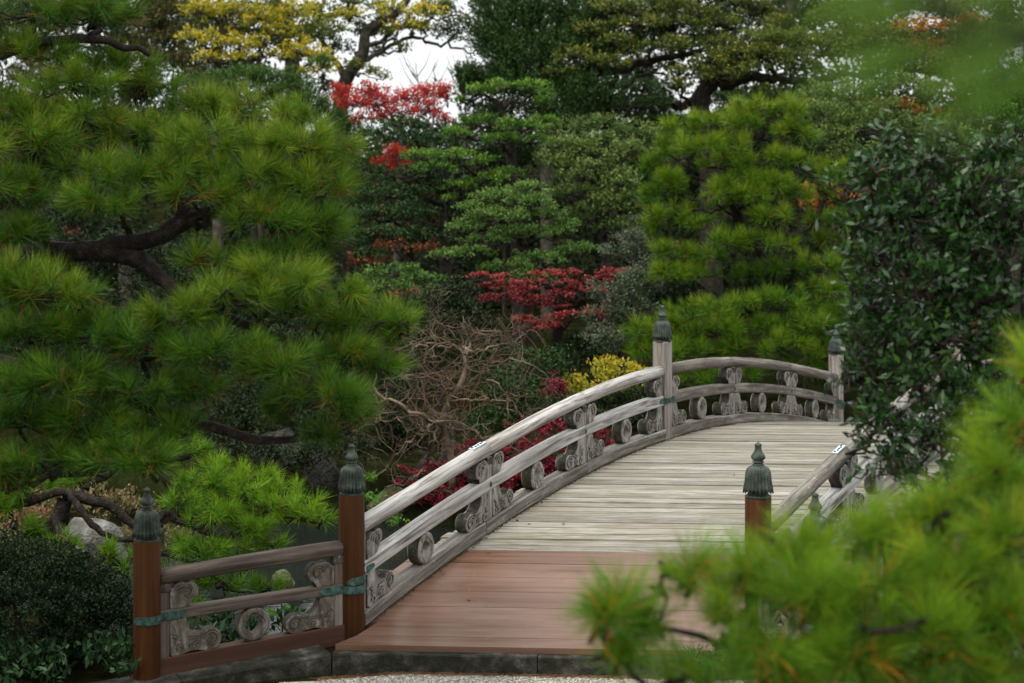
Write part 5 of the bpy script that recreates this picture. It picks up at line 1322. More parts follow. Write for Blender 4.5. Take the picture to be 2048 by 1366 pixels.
# dark understory of the far bank
us = [('low dark shrub hiding the bank rocks behind the bright low pine', (560, 24.9), [(500, 905, 24.9, 60, 30, .35), (570, 925, 24.9, 60, 26, .3), (640, 905, 24.9, 50, 30, .3), (440, 890, 25, 60, 26, .35), (700, 900, 25, 40, 30, .25)]),
      ('dark broad-leaved shrub behind the bare tree, under the tiered trees', (880, 30), [(860, 640, 30, 60, 60, .5), (930, 640, 30.2, 60, 60, .4), (870, 720, 29.6, 60, 50, .3), (960, 700, 29.8, 60, 50, .3), (900, 600, 30.4, 60, 40, .5)]),
      ('dark shrub above the rocks of the far bank', (800, 27.5), [(800, 780, 27.5, 70, 60, .3), (760, 860, 27, 60, 50, .3), (850, 860, 27.2, 60, 50, .3), (720, 780, 27.6, 60, 60, .25)]),
      ('deep green shrub beyond the maple, left of the yellow shrub', (1040, 29), [(1030, 800, 28.8, 70, 55, .45), (1080, 740, 29.2, 60, 50, .35), (980, 850, 28.2, 60, 40, .4), (1000, 750, 29.4, 60, 40, .35), (1100, 820, 28.6, 50, 50, .4)]),
      ('shaded shrub over the left end of the far bank', (560, 28), [(560, 800, 28, 90, 60, .3), (640, 850, 27.5, 70, 45, .3), (500, 860, 27.6, 80, 45, .4), (430, 840, 28, 80, 50, .35), (640, 780, 28.4, 60, 60, .25)]),
      ('dim shrub behind the left pine, over the pond', (330, 29), [(320, 860, 28.6, 90, 60, .3), (240, 800, 29, 90, 70, .3), (330, 540, 30, 70, 60, .4), (260, 500, 30.5, 80, 50, .35), (380, 620, 30, 80, 70, .3), (120, 820, 29, 100, 70, .3), (20, 760, 29.5, 100, 90, .3)]),
      ('dark shrub under the tall maple trunk', (1150, 31.6), [(1160, 700, 31.8, 50, 45, .3), (1120, 740, 31.4, 40, 40, .3), (1190, 730, 31.4, 40, 30, .4)]),
      ('tall dark shrub between the far pine and the evergreen', (1760, 34), [(1720, 620, 33.5, 80, 80, .4), (1800, 560, 34, 90, 90, .4), (1720, 720, 33.2, 90, 70, .3), (1860, 700, 33.5, 90, 90, .35), (1960, 640, 34, 90, 110, .35), (2040, 760, 33.5, 80, 110, .35), (1900, 840, 33, 120, 90, .3)])]
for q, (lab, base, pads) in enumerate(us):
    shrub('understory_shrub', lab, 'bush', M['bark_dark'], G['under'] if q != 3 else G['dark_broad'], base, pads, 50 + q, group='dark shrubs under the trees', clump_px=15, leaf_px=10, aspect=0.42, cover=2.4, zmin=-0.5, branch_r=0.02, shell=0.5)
# ground covers beyond the pond
T = Tree('ground_cover', 'olive and reddish low ground cover round the boulder at far left', 'ground cover', M['bark_dark'], seed=60)
leafy(T, [(60, 1085, 23.5, 140, 26, .6), (200, 1020, 24.5, 140, 40, .6), (60, 1010, 25.0, 120, 40, .5), (300, 1080, 23.0, 90, 30, .5)], G['moss'], clump_px=14, leaf_px=9, aspect=0.5, cover=2.5, zmin=-0.1, branch=False, up=0.6)
leafy(T, [(20, 1040, 23.9, 90, 24, .7), (130, 1130, 22.6, 70, 20, .6), (120, 1000, 25.2, 80, 25, .5)], G['redcover'], clump_px=14, leaf_px=9, aspect=0.5, cover=2.5, zmin=-0.1, branch=False, up=0.6)
T.build()
T = Tree('fern_clump', 'bright green fern leaves at the waterline behind the bronze-capped post', 'plant', M['bark_dark'], seed=61)
leafy(T, [(745, 1000, 24.2, 22, 16, .8), (800, 1045, 24.0, 30, 8, .5), (735, 960, 24.6, 18, 14, .6)], G['seedling'], clump_px=9, leaf_px=10, aspect=0.3, cover=1.7, zmin=-0.3, branch=False)
T.build()

# ------------------------------------------------------------------ tiered and clipped trees of the middle distance
shrub('tiered_tree', 'bright green cloud-pruned tree with flat leaf tiers in the middle', 'tree', M['bark_dark'], G['podocarp'], (1040, 37),
      [(950, 185, 36.8, 45, 16, .8), (1010, 172, 36.8, 60, 14, .9), (1070, 178, 36.9, 40, 18, .8), (1085, 200, 36.9, 25, 18, .6), (920, 200, 36.8, 20, 10, .7), (1040, 255, 36.4, 60, 20, .7), (1090, 245, 36.8, 30, 16, .6), (960, 245, 37, 45, 20, .4), (910, 268, 36.8, 35, 14, .6), (1010, 280, 36.4, 50, 18, .6), (1060, 280, 36.6, 40, 14, .6),
       (850, 312, 36.2, 45, 16, .8), (910, 312, 36.0, 50, 18, .8), (960, 325, 36.2, 30, 16, .6), (880, 335, 36.1, 45, 14, .4), (970, 360, 36.2, 50, 16, .7), (920, 375, 36.2, 40, 16, .7), (900, 400, 36.2, 24, 10, .5), (1010, 350, 36.4, 35, 15, .5)], 70,
      trunk=[(1025, 330), (1020, 270), (1005, 225), (995, 205)], tr=0.13, clump_px=9, leaf_px=9.5, aspect=0.32, cover=2.7, zmin=-0.05, up=0.5, flat=0.2, branch_r=0.04, squash=0.5, depth_k=0.9)
shrub('tiered_tree', 'near-black evergreen tiers between the left pine and the bright tiered tree', 'tree', M['bark_dark'], G['dark_broad'], (890, 38),
      [(800, 248, 37.8, 60, 12, .7), (850, 252, 37.8, 35, 14, .6), (760, 262, 37.9, 30, 12, .6), (830, 275, 37.6, 60, 16, .4), (800, 350, 37.2, 70, 18, .6), (860, 345, 37.2, 50, 18, .5), (770, 385, 37.1, 70, 20, .5), (840, 390, 37.0, 60, 18, .5), (750, 430, 37.0, 60, 22, .6), (820, 425, 36.8, 60, 22, .6), (780, 470, 36.6, 80, 22, .6), (720, 480, 36.8, 40, 22, .5), (850, 470, 36.8, 50, 22, .4), (880, 375, 37.4, 40, 30, .3), (740, 510, 36.6, 40, 14, .4)], 71,
      trunk=[(892, 520), (885, 440), (880, 370), (860, 300)], tr=0.13, clump_px=11, leaf_px=10, aspect=0.38, cover=2.7, zmin=-0.15, up=0.15, flat=0.2, branch_r=0.04, squash=0.6, droop=0.3)
shrub('tiered_tree', 'rounded grey-green clipped tree above the red maple', 'tree', M['bark_dark'], G['osmanthus'], (1060, 34.5),
      [(1050, 378, 34.4, 50, 16, .8), (1000, 395, 34.3, 55, 18, .8), (1060, 405, 34.2, 60, 20, .7), (950, 415, 34.3, 45, 16, .7), (1090, 430, 34.3, 40, 22, .6), (1000, 435, 34.0, 70, 22, .7), (930, 455, 34.1, 45, 16, .7), (1080, 470, 34.2, 45, 20, .6), (970, 478, 33.9, 50, 14, .6), (1030, 465, 34, 50, 18, .5), (890, 510, 33.9, 40, 14, .8), (940, 505, 33.8, 50, 16, .6), (1010, 535, 33.8, 60, 16, .6), (1080, 520, 34.0, 60, 18, .6), (1130, 460, 34.4, 30, 30, .5), (1070, 555, 33.8, 70, 14, .5), (1150, 500, 34.2, 45, 22, .5)], 72,
      trunk=[(1050, 520), (1040, 480), (1010, 455), (990, 460)], tr=0.13, clump_px=9, leaf_px=7.5, aspect=0.42, cover=2.7, zmin=-0.1, up=0.45, branch_r=0.035, squash=0.6)
shrub('tiered_tree', 'dull green clipped shrub tree left of the bare branches', 'tree', M['bark_dark'], G['osmanthus'], (800, 34.5),
      [(790, 545, 34.2, 60, 18, .4), (840, 560, 34.0, 50, 18, .35), (740, 560, 34.4, 45, 20, .4), (800, 580, 33.8, 70, 22, .3), (850, 600, 33.6, 45, 22, .25), (770, 610, 33.8, 50, 22, .25)], 73,
      tr=0.07, clump_px=10, leaf_px=7.5, aspect=0.42, cover=2.6, zmin=-0.2, up=0.4, branch_r=0.03, squash=0.6)
shrub('evergreen_tree', 'grey-green leafy tree between the bright tiered tree and the far pine', 'tree', M['bark_dark'], G['sage'], (1210, 39),
      [(1150, 300, 38.8, 60, 30, .7), (1200, 290, 38.8, 55, 30, .8), (1250, 310, 38.6, 40, 35, .7), (1120, 330, 38.7, 50, 26, .6), (1180, 345, 38.4, 65, 28, .7), (1240, 365, 38.4, 50, 30, .6), (1110, 290, 39, 35, 20, .5), (1150, 385, 38.4, 60, 26, .5), (1220, 410, 38.2, 55, 30, .5), (1260, 400, 38.2, 30, 40, .5), (1170, 430, 38.2, 50, 24, .3), (1230, 455, 38.2, 40, 24, .3), (1130, 260, 39.2, 50, 20, .3), (1200, 250, 39.2, 60, 20, .35), (1260, 265, 39.2, 50, 22, .35), (1300, 290, 39, 40, 40, .5)], 74,
      tr=0.14, clump_px=12, leaf_px=9, aspect=0.36, cover=2.4, zmin=-0.25, up=0.4, branch_r=0.04, squash=0.7)
shrub('evergreen_tree', 'olive evergreen mass right of the far pine, under the blurred branch', 'tree', M['bark_dark'], G['sage'], (1700, 40),
      [(1650, 230, 39.5, 60, 30, .5), (1720, 250, 39.5, 70, 35, .5), (1660, 280, 39.2, 55, 35, .5), (1760, 220, 39.8, 60, 30, .5), (1820, 260, 39.8, 70, 40, .45), (1720, 310, 39, 60, 30, .4), (1640, 190, 40, 60, 26, .35), (1900, 300, 40, 70, 60, .4), (1700, 190, 40.2, 70, 30, .4), (1800, 180, 40.4, 80, 36, .45), (1980, 360, 40, 80, 70, .4)], 75,
      tr=0.14, clump_px=12, leaf_px=9, aspect=0.4, cover=2.4, zmin=-0.25, up=0.4, branch_r=0.04)
shrub('cypress_tree', 'bright green dense cypress at the right edge behind the evergreen', 'tree', M['bark_dark'], G['cypress'], (2030, 22),
      [(2010, 170, 22, 50, 40, .7), (2040, 200, 22, 50, 50, .6), (1990, 215, 21.8, 45, 40, .6), (2030, 260, 21.8, 60, 50, .5), (2070, 150, 22.2, 50, 50, .6), (2050, 340, 22, 60, 60, .4)], 76,
      tr=0.1, clump_px=12, leaf_px=10, aspect=0.4, cover=3, zmin=-0.3, up=0.7, branch_r=0.02)
shrub('maple_tree', 'orange maple glimpsed through the right side of the far pine', 'tree', M['bark_dark'], G['orange'], (1650, 36),
      [(1640, 385, 35.6, 45, 16, .7), (1690, 395, 35.6, 40, 16, .7), (1620, 410, 35.8, 35, 12, .5)], 77, tr=0.06, clump_px=10, leaf_px=8, aspect=0.6, cover=2.6, branch_r=0.015)
shrub('maple_tree', 'orange-red and yellow maple top behind the blurred branch, upper right', 'tree', M['bark_dark'], G['orange'], (1860, 46),
      [(1850, 100, 46, 60, 24, .9), (1890, 130, 45.8, 50, 20, .5), (1800, 215, 45.5, 50, 18, .7), (1850, 230, 45.4, 60, 18, .6), (1830, 60, 46, 60, 24, 1), (1940, 60, 46, 60, 30, .9), (1740, 200, 45.8, 30, 14, .9)], 78, tr=0.1, clump_px=12, leaf_px=9, aspect=0.6, cover=1.8, branch_r=0.03)
shrub('maple_tree', 'rust-red maple showing low between the dark tiers', 'tree', M['bark_dark'], G['rust'], (810, 41),
      [(790, 490, 40.5, 50, 14, .5), (740, 520, 40.5, 50, 16, .6), (850, 500, 40.5, 40, 12, .5), (830, 385, 41, 35, 12, .7), (310, 500, 36, 30, 12, .2), (150, 462, 36, 26, 10, .4), (820, 585, 32.5, 50, 5, .8), (1350, 500, 36, 20, 10, .3)], 79, tr=0.08, clump_px=11, leaf_px=8, aspect=0.6, cover=2.0, branch_r=0.02)

# ------------------------------------------------------------------ cherry with scarlet leaves against the sky
shrub('cherry_tree', 'small scarlet-leaved cherry against the pale sky', 'tree', M['bark_grey'], G['red'], (790, 41),
      [(690, 180, 40.8, 36, 18, .7), (740, 180, 40.6, 40, 20, .7), (700, 205, 40.5, 40, 16, .6), (760, 205, 40.4, 45, 20, .6), (810, 190, 40.6, 40, 18, .7), (850, 180, 41, 26, 20, .8), (800, 220, 40.4, 45, 16, .6), (860, 215, 40.8, 35, 18, .7), (740, 232, 40.4, 45, 14, .5), (890, 232, 41, 24, 12, .7), (885, 180, 41.2, 18, 26, .8), (790, 305, 40.2, 28, 18, .7), (800, 330, 40.2, 24, 12, .6), (770, 325, 40.3, 24, 12, .6)], 80,
      trunk=[(800, 300), (790, 250), (780, 225)], tr=0.09, clump_px=9, leaf_px=6.5, aspect=0.5, cover=2.7, zmin=-0.8, up=0.5, branch_r=0.022, squash=0.9, twigs=0.8, shell=0.3)
shrub('juniper_tree', 'dark rounded juniper left of the scarlet cherry', 'tree', M['bark_dark'], G['juniper'], (510, 43),
      [(480, 155, 42.6, 70, 20, .7), (540, 152, 42.6, 60, 20, .8), (430, 165, 42.8, 50, 18, .6), (590, 175, 42.6, 45, 20, .6), (500, 180, 42.4, 80, 20, .5), (620, 200, 42.6, 50, 24, .5), (560, 205, 42.4, 60, 20, .4), (660, 225, 42.6, 50, 20, .4), (700, 260, 42.4, 50, 24, .4), (740, 290, 42.2, 50, 26, .45), (730, 330, 42, 50, 26, .4), (700, 400, 42, 60, 50, .3), (640, 130, 43.2, 22, 24, .6)], 81,
      tr=0.12, clump_px=11, leaf_px=9, aspect=0.28, cover=3.2, zmin=-0.3, up=0.7, branch_r=0.03)
shrub('pine_tree', 'hazy brownish pine behind the left pine, top left', 'tree', M['bark_grey'], G['brown_pine'], (255, 47),
      [(260, 40, 46.5, 70, 26, .5), (330, 80, 46.5, 70, 26, .6), (300, 120, 46.3, 70, 22, .5), (370, 115, 46.3, 45, 20, .6), (390, 150, 46.2, 40, 16, .4), (240, 90, 46.6, 60, 26, .4), (360, 20, 46.8, 60, 26, .6), (290, -20, 47, 90, 30, .5), (180, 20, 47, 70, 34, .4), (60, 60, 47, 90, 50, .3), (100, 150, 46, 80, 40, .3), (310, 40, 46.6, 50, 40, .5), (420, 170, 46, 50, 20, .4)], 82,
      trunk=[(250, 200), (240, 60), (250, -40)], tr=0.2, clump_px=13, leaf_px=16, aspect=0.14, cover=4.2, zmin=-0.5, up=0.5, branch_r=0.04)
shrub('maple_tree', 'tall golden-yellow autumn maple at the top left', 'tree', M['bark_grey'], G['yellow'], (440, 45),
      [(400, 20, 44.5, 45, 24, .6), (460, 20, 44.5, 50, 24, .5), (520, 35, 44.5, 50, 26, .4), (390, 70, 44.3, 36, 22, .7), (440, 80, 44.2, 45, 24, .5), (500, 85, 44.2, 50, 22, .5), (560, 60, 44.6, 50, 26, .6), (420, 112, 44.1, 45, 14, .8), (480, 112, 44.1, 40, 14, .7), (600, 100, 44.4, 45, 22, .7), (640, 110, 44.4, 36, 16, .9), (590, 20, 44.6, 50, 26, .6), (560, 110, 44.4, 40, 14, .7), (650, 130, 44.2, 30, 10, .9), (540, -30, 45, 120, 30, .5), (400, -30, 45, 100, 30, .5), (610, 140, 44.4, 30, 10, .8)], 83,
      trunk=[(430, 140), (450, 70), (440, 10), (430, -60)], tr=0.14, clump_px=9, leaf_px=8, aspect=0.6, cover=2.4, zmin=-0.6, up=0.3, branch_r=0.035, shell=0.3, twigs=0.5)
shrub('maple_tree', 'green-and-yellow tree mingled with the golden maple, top left', 'tree', M['bark_grey'], G['camphor'], (520, 46),
      [(430, 40, 45.6, 50, 30, .6), (500, 20, 45.6, 60, 30, .5), (560, 30, 45.4, 50, 30, .6), (530, 80, 45.3, 50, 26, .5), (470, 60, 45.3, 50, 26, .6), (600, 70, 45.2, 50, 30, .6), (660, 60, 45.2, 40, 26, .6), (400, 100, 45.2, 40, 20, .6)], 89,
      tr=0.12, clump_px=10, leaf_px=8, aspect=0.6, cover=2.2, zmin=-0.6, branch_r=0.03, shell=0.3)
# the great limbs crossing the sky
T = Tree('camphor_tree', 'big old tree with dark sweeping limbs and yellow-green leaves against the sky', 'tree', M['bark_grey'], seed=84)
T.limb([ground_at(600, 49), at(590, 330, 49), at(585, 130, 49), at(560, 60, 49), at(540, -60, 49)], 0.30, 0.12, 20, trunk=True)
T.limb([ground_at(690, 48.5), at(680, 250, 48.5), at(690, 165, 48.4), at(725, 110, 48.3), at(735, 60, 48.3), at(790, 30, 48.3), at(840, -40, 48.4)], 0.24, 0.08, 22, trunk=True)
for pts, r in (([(600, 90), (640, 40), (700, 20), (720, -30)], .12), ([(690, 160), (640, 60), (650, -20)], .10), ([(725, 115), (760, 108), (790, 85), (830, 75), (850, 85)], .08), ([(850, 85), (900, 92), (950, 112)], .05), ([(735, 70), (760, 60), (800, 50), (830, 20)], .08), ([(600, 120), (570, 100), (530, 60)], .07), ([(650, 150), (640, 190), (650, 220)], .05), ([(700, 40), (690, 0), (640, -20)], .06), ([(790, 85), (800, 60), (860, 40), (920, 30)], .05), ([(740, 90), (780, 70), (790, 20), (770, -20)], .07), ([(620, 130), (590, 150), (640, 160)], .04)):
    T.limb([at(x, y, 48.3) for x, y in pts], r, r * 0.45, 14, wob=0.04)
leafy(T, [(640, 20, 48, 50, 20, .7), (700, 0, 48, 50, 20, .7), (780, 10, 48, 45, 16, .85), (850, 20, 48, 40, 16, .9), (820, 50, 47.9, 45, 16, .7), (770, 65, 47.9, 30, 14, .5), (850, 60, 48, 30, 14, .7), (810, 95, 48, 30, 8, .6), (740, 140, 48, 30, 10, .95), (700, 130, 48, 22, 12, .9), (770, 150, 48, 22, 6, .95), (640, 70, 48.4, 30, 20, .6), (590, 60, 48.4, 40, 20, .5), (870, 5, 48, 24, 16, .9)], G['camphor'],
      clump_px=12, leaf_px=8.5, aspect=0.55, cover=2.8, zmin=-0.8, up=0.3, branch_r=0.03, shell=0.3, twigs=0.5)
leafy(T, [(720, 55, 48.6, 40, 22, .4), (680, 90, 48.6, 30, 20, .3), (760, 100, 48.6, 26, 12, .4), (890, 20, 48.2, 24, 30, .6), (920, 50, 48.2, 32, 30, .6), (955, 60, 48.2, 22, 20, .6), (900, 70, 48.2, 24, 20, .6), (650, 170, 48.6, 18, 24, .4), (960, 20, 48.4, 20, 30, .5), (750, 30, 48.4, 30, 22, .4), (610, 180, 48.8, 18, 20, .4)], G['camphor_green'],
      clump_px=12, leaf_px=8.5, aspect=0.55, cover=2.8, zmin=-0.8, up=0.2, branch_r=0.03, shell=0.3, twigs=0.5)
leafy(T, [(640, 40, 47.6, 40, 20, .5), (700, 25, 47.6, 45, 20, .6), (790, 18, 47.5, 50, 18, .7), (860, 20, 47.5, 40, 20, .8), (820, 50, 47.5, 45, 14, .6), (620, 110, 47.6, 40, 20, .7), (650, 140, 47.6, 30, 14, .8)], G['yellow'], clump_px=9, leaf_px=8, aspect=0.6, cover=1.5, zmin=-0.8, up=0.3, branch_r=0.03, shell=0.3, twigs=0.3)
T.build()
T = Tree('bare_sapling', 'thin leafless saplings standing against the sky above the cherry', 'tree', M['bark_grey'], seed=85)
for x0 in (930, 865, 835, 960):
    T.limb([at(x0, 300, 44), at(x0 + 2, 200, 44), at(x0 + rb.uniform(-6, 6), 125, 44)], 0.03, 0.008, 10, wob=0.02, trunk=(x0 == 930))
    for q in range(12):
        y = rb.uniform(130, 260); s_ = rb.choice((-1, 1)); l = rb.uniform(12, 38)
        T.limb([at(x0, y, 44), at(x0 + s_ * l * .6, y - l * .9, 44.1), at(x0 + s_ * l, y - l * 1.8, 44.1)], 0.012, 0.004, 6, wob=0.01)
T.build(K=4)

# ------------------------------------------------------------------ feathery conifer, right of the sky gap
T = Tree('juniper_tree', 'tall feathery dark juniper right of the sky gap', 'tree', M['bark_grey'], seed=86)
T.limb([ground_at(1095, 44), at(1090, 220, 44), at(1085, 60, 44), at(1060, -60, 44)], 0.16, 0.08, 18, trunk=True)
T.limb([at(1090, 140, 44), at(1115, 60, 43.8), at(1120, -20, 43.8)], 0.09, 0.05, 10)
def fronds(T, pads, mat, flen, n_fr, per, aspect=0.22):
    """plumes: long sprays of small leaves pointing up and out"""
    for pd in pads:
        x, y, Y, rx, ry, tone, lean = pd; k = Y / FPX; c = at(x, y, Y)
        r = np.array((rx * k, rx * k * .9, ry * k))
        P, d = pad_points(c, r, n_fr, T.rng, zmin=-0.8, shell=0.4)
        ax = unit(np.array((lean, 0, 1.0)) + d * 0.55 + T.rng.normal(0, 0.18, (n_fr, 3)))
        L = flen * k * T.rng.uniform(.6, 1.2, n_fr)
        s = T.rng.random((n_fr, per)) ** 0.8
        pp = P[:, None, :] + ax[:, None, :] * (s * L[:, None])[..., None] + T.rng.normal(0, 1, (n_fr, per, 3)) * (0.16 * L[:, None] * (1.05 - s))[..., None]
        tn = np.clip(tone + T.rng.normal(0, .2, n_fr), 0, 1)
        o = np.repeat(ax, per, 0) + T.rng.normal(0, .35, (n_fr * per, 3))
        V, F, A = leaves(pp.reshape(-1, 3), o, 1, 0.01, 10 * k, 10 * k * aspect, T.rng, np.repeat(tn, per), up=0.2)
        T.leaf.append((V, F, A, mat, 'crown'))
        T.branch_to(c, 0.04, 0.015, wob=0.04)
fronds(T, [(1015, 170, 43.6, 34, 26, .4, -.5), (1020, 120, 43.6, 44, 34, .5, -.6), (985, 95, 43.6, 26, 30, .4, -.7), (1030, 60, 43.6, 50, 40, .5, -.4), (1090, 30, 43.6, 50, 40, .5, .1), (1150, 60, 43.6, 45, 40, .7, .3), (1000, 20, 43.8, 45, 36, .45, -.3), (1130, 110, 43.4, 50, 40, .7, .2), (1060, 120, 43.4, 50, 40, .5, -.2), (1040, 180, 43.4, 60, 34, .4, -.3), (1140, 170, 43.2, 60, 40, .6, .2), (940, 175, 43.8, 16, 20, .4, 0), (1190, 110, 43.4, 45, 40, .6, .3), (1180, 200, 43, 60, 40, .5, .2), (1130, 230, 43, 60, 36, .45, 0), (1210, 30, 44, 50, 40, .6, .2), (1100, -40, 44, 90, 40, .5, 0)], G['juniper_dark'], 44, 120, 36)
T.build()

# ------------------------------------------------------------------ great spreading oak, top right
T = Tree('oak_tree', 'great spreading oak with long dark horizontal limbs and olive leaves, top right', 'tree', M['bark_dark'], seed=87)
T.limb([ground_at(1420, 43.5), at(1420, 330, 43.5), at(1400, 210, 43.4), at(1440, 150, 43.3), at(1560, 60, 43.2), at(1600, -50, 43.2)], 0.30, 0.14, 24, trunk=True)
T.limb([ground_at(1215, 44), at(1215, 260, 44), at(1222, 180, 43.9), at(1240, 140, 43.8)], 0.13, 0.06, 14, trunk=True)
for pts, r in (([(1180, 145), (1240, 140), (1300, 125), (1360, 110), (1420, 95), (1480, 60)], .11), ([(1222, 190), (1180, 170), (1150, 150)], .06), ([(1222, 200), (1280, 150), (1330, 150)], .05), ([(1440, 170), (1520, 150), (1560, 160), (1620, 165)], .15), ([(1560, 160), (1530, 120), (1480, 130), (1400, 165)], .06), ([(1350, 215), (1400, 195), (1420, 185)], .12), ([(1350, 60), (1300, 40), (1240, 20), (1180, -20)], .08), ([(1480, 60), (1400, 45), (1330, 60)], .06), ([(1240, 45), (1290, 55), (1350, 70)], .05), ([(1560, 60), (1540, 20), (1440, 0)], .1), ([(1600, 30), (1560, 20), (1500, 30)], .1), ([(1215, 230), (1270, 215), (1320, 195)], .04), ([(1620, 165), (1700, 150), (1780, 160)], .09)):
    T.limb([at(x, y, 43.3) for x, y in pts], r, r * 0.5, 14, wob=0.04)
padsN = [(1230, 15, 43, 55, 18, .8), (1310, 10, 43, 60, 20, .75), (1380, 20, 43, 55, 22, .7), (1280, 45, 42.8, 60, 14, .7), (1350, 45, 42.8, 50, 14, .6), (1180, 60, 43, 40, 18, .7), (1230, 85, 42.8, 55, 18, .55), (1300, 95, 42.7, 60, 20, .6), (1360, 90, 42.6, 40, 16, .5), (1150, 115, 42.8, 50, 18, .7), (1210, 125, 42.6, 60, 16, .6), (1120, 140, 42.9, 35, 14, .7),
         (1420, 120, 42.5, 50, 22, .65), (1480, 110, 42.5, 55, 22, .7), (1540, 105, 42.6, 45, 22, .65), (1450, 85, 42.7, 60, 16, .55), (1520, 75, 42.8, 60, 20, .7), (1380, 145, 42.5, 40, 16, .7), (1440, 150, 42.4, 60, 20, .6), (1360, 170, 42.5, 25, 14, .8), (1500, 140, 42.4, 50, 16, .5), (1430, 40, 43, 60, 20, .45), (1500, 20, 43.2, 50, 26, .35), (1470, -20, 43.4, 90, 30, .4), (1560, 45, 43, 30, 20, .8), (1600, 80, 42.8, 50, 26, .6), (1590, 120, 42.6, 50, 24, .5), (1660, 100, 43, 70, 36, .5), (1740, 80, 43.4, 80, 40, .5), (1700, 30, 43.4, 90, 30, .5), (1830, 130, 43.6, 80, 40, .45), (1920, 180, 43.6, 80, 50, .45), (1960, 90, 44, 80, 50, .5), (1340, -30, 43.5, 140, 30, .6)]
leafy(T, padsN, G['oak'], clump_px=11, leaf_px=8.5, aspect=0.42, cover=3.6, zmin=-0.35, up=0.35, flat=0.15, branch_r=0.035, squash=0.7, twigs=0.35)
T.build()
shrub('pine_tree', 'dim green pine behind the left limbs of the great oak', 'tree', M['bark_dark'], G['juniper_dark'], (1280, 47),
      [(1280, 175, 46.6, 60, 20, .6), (1230, 210, 46.5, 60, 20, .5), (1310, 215, 46.4, 70, 24, .45), (1180, 240, 46.4, 60, 24, .4), (1260, 250, 46.3, 70, 24, .35), (1350, 250, 46.3, 70, 24, .3), (1420, 250, 46.2, 60, 30, .3), (1150, 180, 46.6, 60, 24, .5), (1300, 130, 46.8, 50, 16, .6), (1500, 200, 46.4, 90, 24, .3), (1600, 200, 46.4, 60, 30, .3), (1560, 15, 47.5, 40, 18, .4)], 88,
      tr=0.14, clump_px=11, leaf_px=10, aspect=0.2, cover=3.0, zmin=-0.3, up=0.4, branch_r=0.03, squash=0.6)

# ------------------------------------------------------------------ far wood that closes the view
T = Tree('far_wood', 'dark mass of woodland closing the view behind the garden trees, plus an unseen ring added to block light', 'woodland', M['bark_dark'], seed=90)
rw = np.random.default_rng(9)
pw = []
for x in range(-120, 2200, 90):
    top = np.interp(x, [-120, 300, 480, 600, 700, 940, 1000, 1150, 1500, 2200], [-60, -40, -30, 200, 260, 240, 60, -70, -80, -80])
    for y in np.arange(top, 760, 62):
        if rw.random() < 0.9: pw.append((x + rw.uniform(-25, 25), y + 40 + rw.uniform(-12, 12), rw.uniform(46, 52), 75, 48, rw.uniform(.2, .8)))
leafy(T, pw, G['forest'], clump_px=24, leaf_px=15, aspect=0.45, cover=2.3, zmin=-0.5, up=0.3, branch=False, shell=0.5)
# unseen wood at the sides and behind the camera, added to block frontal light
for a in np.linspace(0, 2 * PI, 60, endpoint=False):
    cx_, cy_ = 34 * math.sin(a), 14 + 34 * math.cos(a)
    if cy_ > 22 and abs(cx_) < 26: continue
    for z in (1.5, 4.5, 7.5):
        P, d = pad_points((cx_, cy_, z), np.array((2.6, 2.6, 2.2)), 40, T.rng, zmin=-1)
        V, F, A = leaves(P, d, 8, 0.5, 0.6, 0.35, T.rng, T.rng.random(40))
        T.leaf.append((V, F, A, G['forest'], 'crown'))
root = T.build()
wood = [c for c in root.children][0]
wood.parent = None; wood.location = (0, 0, 0); wood.name = 'far_wood'
bpy.data.objects.remove(root)
tag(wood, 'dark mass of woodland closing the view behind the garden trees, plus an unseen ring added to block light', 'woodland', kind='stuff')

# litter at the foot of the step and along the kerb beams
V, F = [], []
for q in range(1500):
    x = random.uniform(-1.6, 2.6); Y = 14.985 - abs(random.gauss(0, 0.035)) - 0.0675 * (x + 1.5) * (x > -1.5) - (max(0, -0.9 - x) * 0.33)
    a = random.uniform(0, PI); l = random.uniform(0.03, 0.09); w = 0.003; b = len(V)
    dx, dy = math.cos(a) * l, math.sin(a) * l; z = -0.008 + random.uniform(0, .012)
    V += [(x, Y, z), (x + dx, Y + dy, z + .004), (x + dx - w, Y + dy + w, z + .005), (x - w, Y + w, z + .003)]; F.append((b, b + 1, b + 2, b + 3))
rust_n = noise_mat('rusty_needles', [(0, (0.07, 0.030, 0.015)), (1, (0.20, 0.10, 0.05))], scale=3, bump=0)
tag(link('needle_litter', py_mesh('needle_litter', V, F), rust_n), 'rusty pine needle litter between the gravel and the stone step', 'needle litter', kind='stuff')
C_, S_ = [], []
for q in range(2600):
    t = random.uniform(-2.9, 1.5); sd = random.random() < 0.7
    p = rail_pt(t, 0 if sd else 1, (1 if sd else -1) * (0.085 + abs(random.gauss(0, 0.016))))
    C_.append((p[0], p[1], float(zdeck(t)) + 0.004)); S_.append(random.uniform(0.003, 0.009))
V, F, A = octas(np.array(C_), np.array(S_))  # dark crumbs, also laid as contact shade where beams meet the deck
crm = foliage_mat('moss_dirt_and_shade', [(0, (0.03, 0.022, 0.012)), (0.6, (0.06, 0.055, 0.022)), (1, (0.13, 0.08, 0.04))], trans=0, rough=0.95)
tag(link('moss_crumbs', np_mesh('moss_crumbs', V, F, attr=A), crm), 'dark moss and dirt gathered along the kerb beams of the deck, doubling as contact shade', 'dirt', kind='stuff')

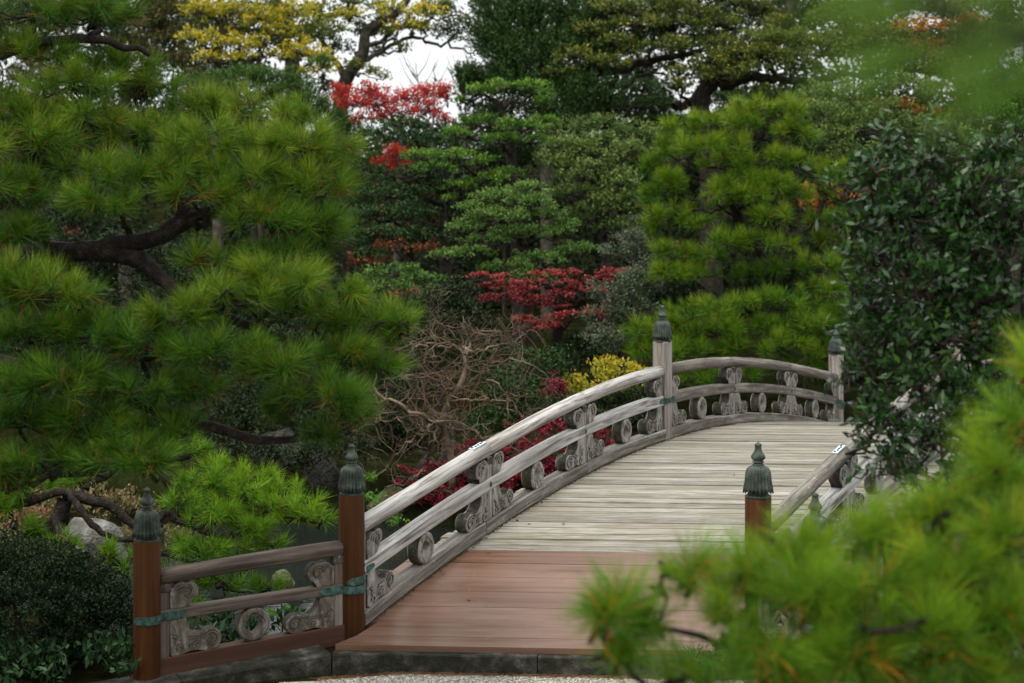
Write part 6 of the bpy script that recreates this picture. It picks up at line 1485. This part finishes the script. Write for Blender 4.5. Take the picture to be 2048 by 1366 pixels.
shrub('evergreen_tree', 'dark green tree filling the gaps behind the bright tiered tree', 'tree', M['bark_dark'], G['juniper_dark'], (1010, 45.5),
      [(1000, 225, 45, 55, 24, .4), (1060, 215, 45, 55, 26, .4), (950, 262, 45, 45, 24, .35), (1020, 265, 45, 60, 26, .3), (890, 290, 45, 50, 24, .35), (820, 300, 45, 50, 22, .3), (960, 310, 44.6, 60, 26, .3), (1060, 310, 44.6, 60, 30, .3), (860, 330, 44.6, 60, 24, .3)], 92,
      clump_px=12, leaf_px=9, aspect=0.3, cover=3.0, zmin=-0.4, branch_r=0.03)
for q, (lab, bx, pads) in enumerate((
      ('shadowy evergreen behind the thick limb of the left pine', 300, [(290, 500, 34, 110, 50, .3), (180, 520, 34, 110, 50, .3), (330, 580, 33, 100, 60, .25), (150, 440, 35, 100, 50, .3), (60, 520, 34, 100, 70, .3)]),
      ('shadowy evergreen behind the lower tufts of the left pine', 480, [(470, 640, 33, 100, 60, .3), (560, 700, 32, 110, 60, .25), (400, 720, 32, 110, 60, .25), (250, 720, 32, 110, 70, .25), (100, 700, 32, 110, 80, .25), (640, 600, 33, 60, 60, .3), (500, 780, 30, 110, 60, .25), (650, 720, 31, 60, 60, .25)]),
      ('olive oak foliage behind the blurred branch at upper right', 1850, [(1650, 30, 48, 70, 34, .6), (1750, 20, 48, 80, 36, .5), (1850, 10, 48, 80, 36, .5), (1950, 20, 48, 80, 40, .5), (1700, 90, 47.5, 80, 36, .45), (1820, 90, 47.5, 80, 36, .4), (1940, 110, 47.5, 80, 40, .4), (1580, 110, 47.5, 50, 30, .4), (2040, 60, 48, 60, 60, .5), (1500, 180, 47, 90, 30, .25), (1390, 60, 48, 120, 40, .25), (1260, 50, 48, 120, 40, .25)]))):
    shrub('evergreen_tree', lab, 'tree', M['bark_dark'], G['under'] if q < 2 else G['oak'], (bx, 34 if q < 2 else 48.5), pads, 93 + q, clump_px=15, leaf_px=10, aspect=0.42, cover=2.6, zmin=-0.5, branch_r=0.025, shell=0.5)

# a few dry leaves on the planks
C_ = []
for q in range(15):
    t = random.uniform(-2.9, 0.6); lat = random.choice((0.12, 0.16, 0.3, random.uniform(0.2, 2.6)))
    p = rail_pt(t, 0) + DD * lat / math.cos(AX) * 1.0
    C_.append((p[0], p[1], float(zdeck(t)) + 0.008))
C_ = np.array(C_)
V, F, A = leaves(C_, np.tile((0.0, 1.0, 0.0), (len(C_), 1)), 1, 0.001, 0.055, 0.03, RNG, RNG.random(len(C_)), up=-0.1, flat=0.9)
tag(link('fallen_leaves', np_mesh('fallen_leaves', V, F, attr=A), foliage_mat('dry_leaves', [(0, (0.10, 0.05, 0.025)), (0.5, (0.24, 0.13, 0.06)), (1, (0.36, 0.26, 0.12))], trans=0.1)), 'a few dry leaves lying on the deck near the left railing', 'fallen leaves', kind='stuff')

# garden wall glimpsed through the trunks
w0, w1 = at(930, 720, 44.9), at(1130, 720, 44.9)
Wl = empty('garden_wall', (w0[0], 44.9, 0.7), 'pale plastered garden wall glimpsed through the trunks beyond the bare tree', 'wall')
box_pts('plaster_wall', Wl, M['wall'], ((w0[0] + w1[0]) / 2, 44.9, -0.1), (1, 0, 0), (0, 1, 0), (0, 0, 1), (w1[0] - w0[0]) / 2, 0.12, 0.42, 0.01)
box_pts('roof_tiles', Wl, M['tile'], ((w0[0] + w1[0]) / 2, 44.9, 0.38), (1, 0, 0), (0, 1, 0), (0, 0, 1), (w1[0] - w0[0]) / 2 + .05, 0.3, 0.05, 0.02)
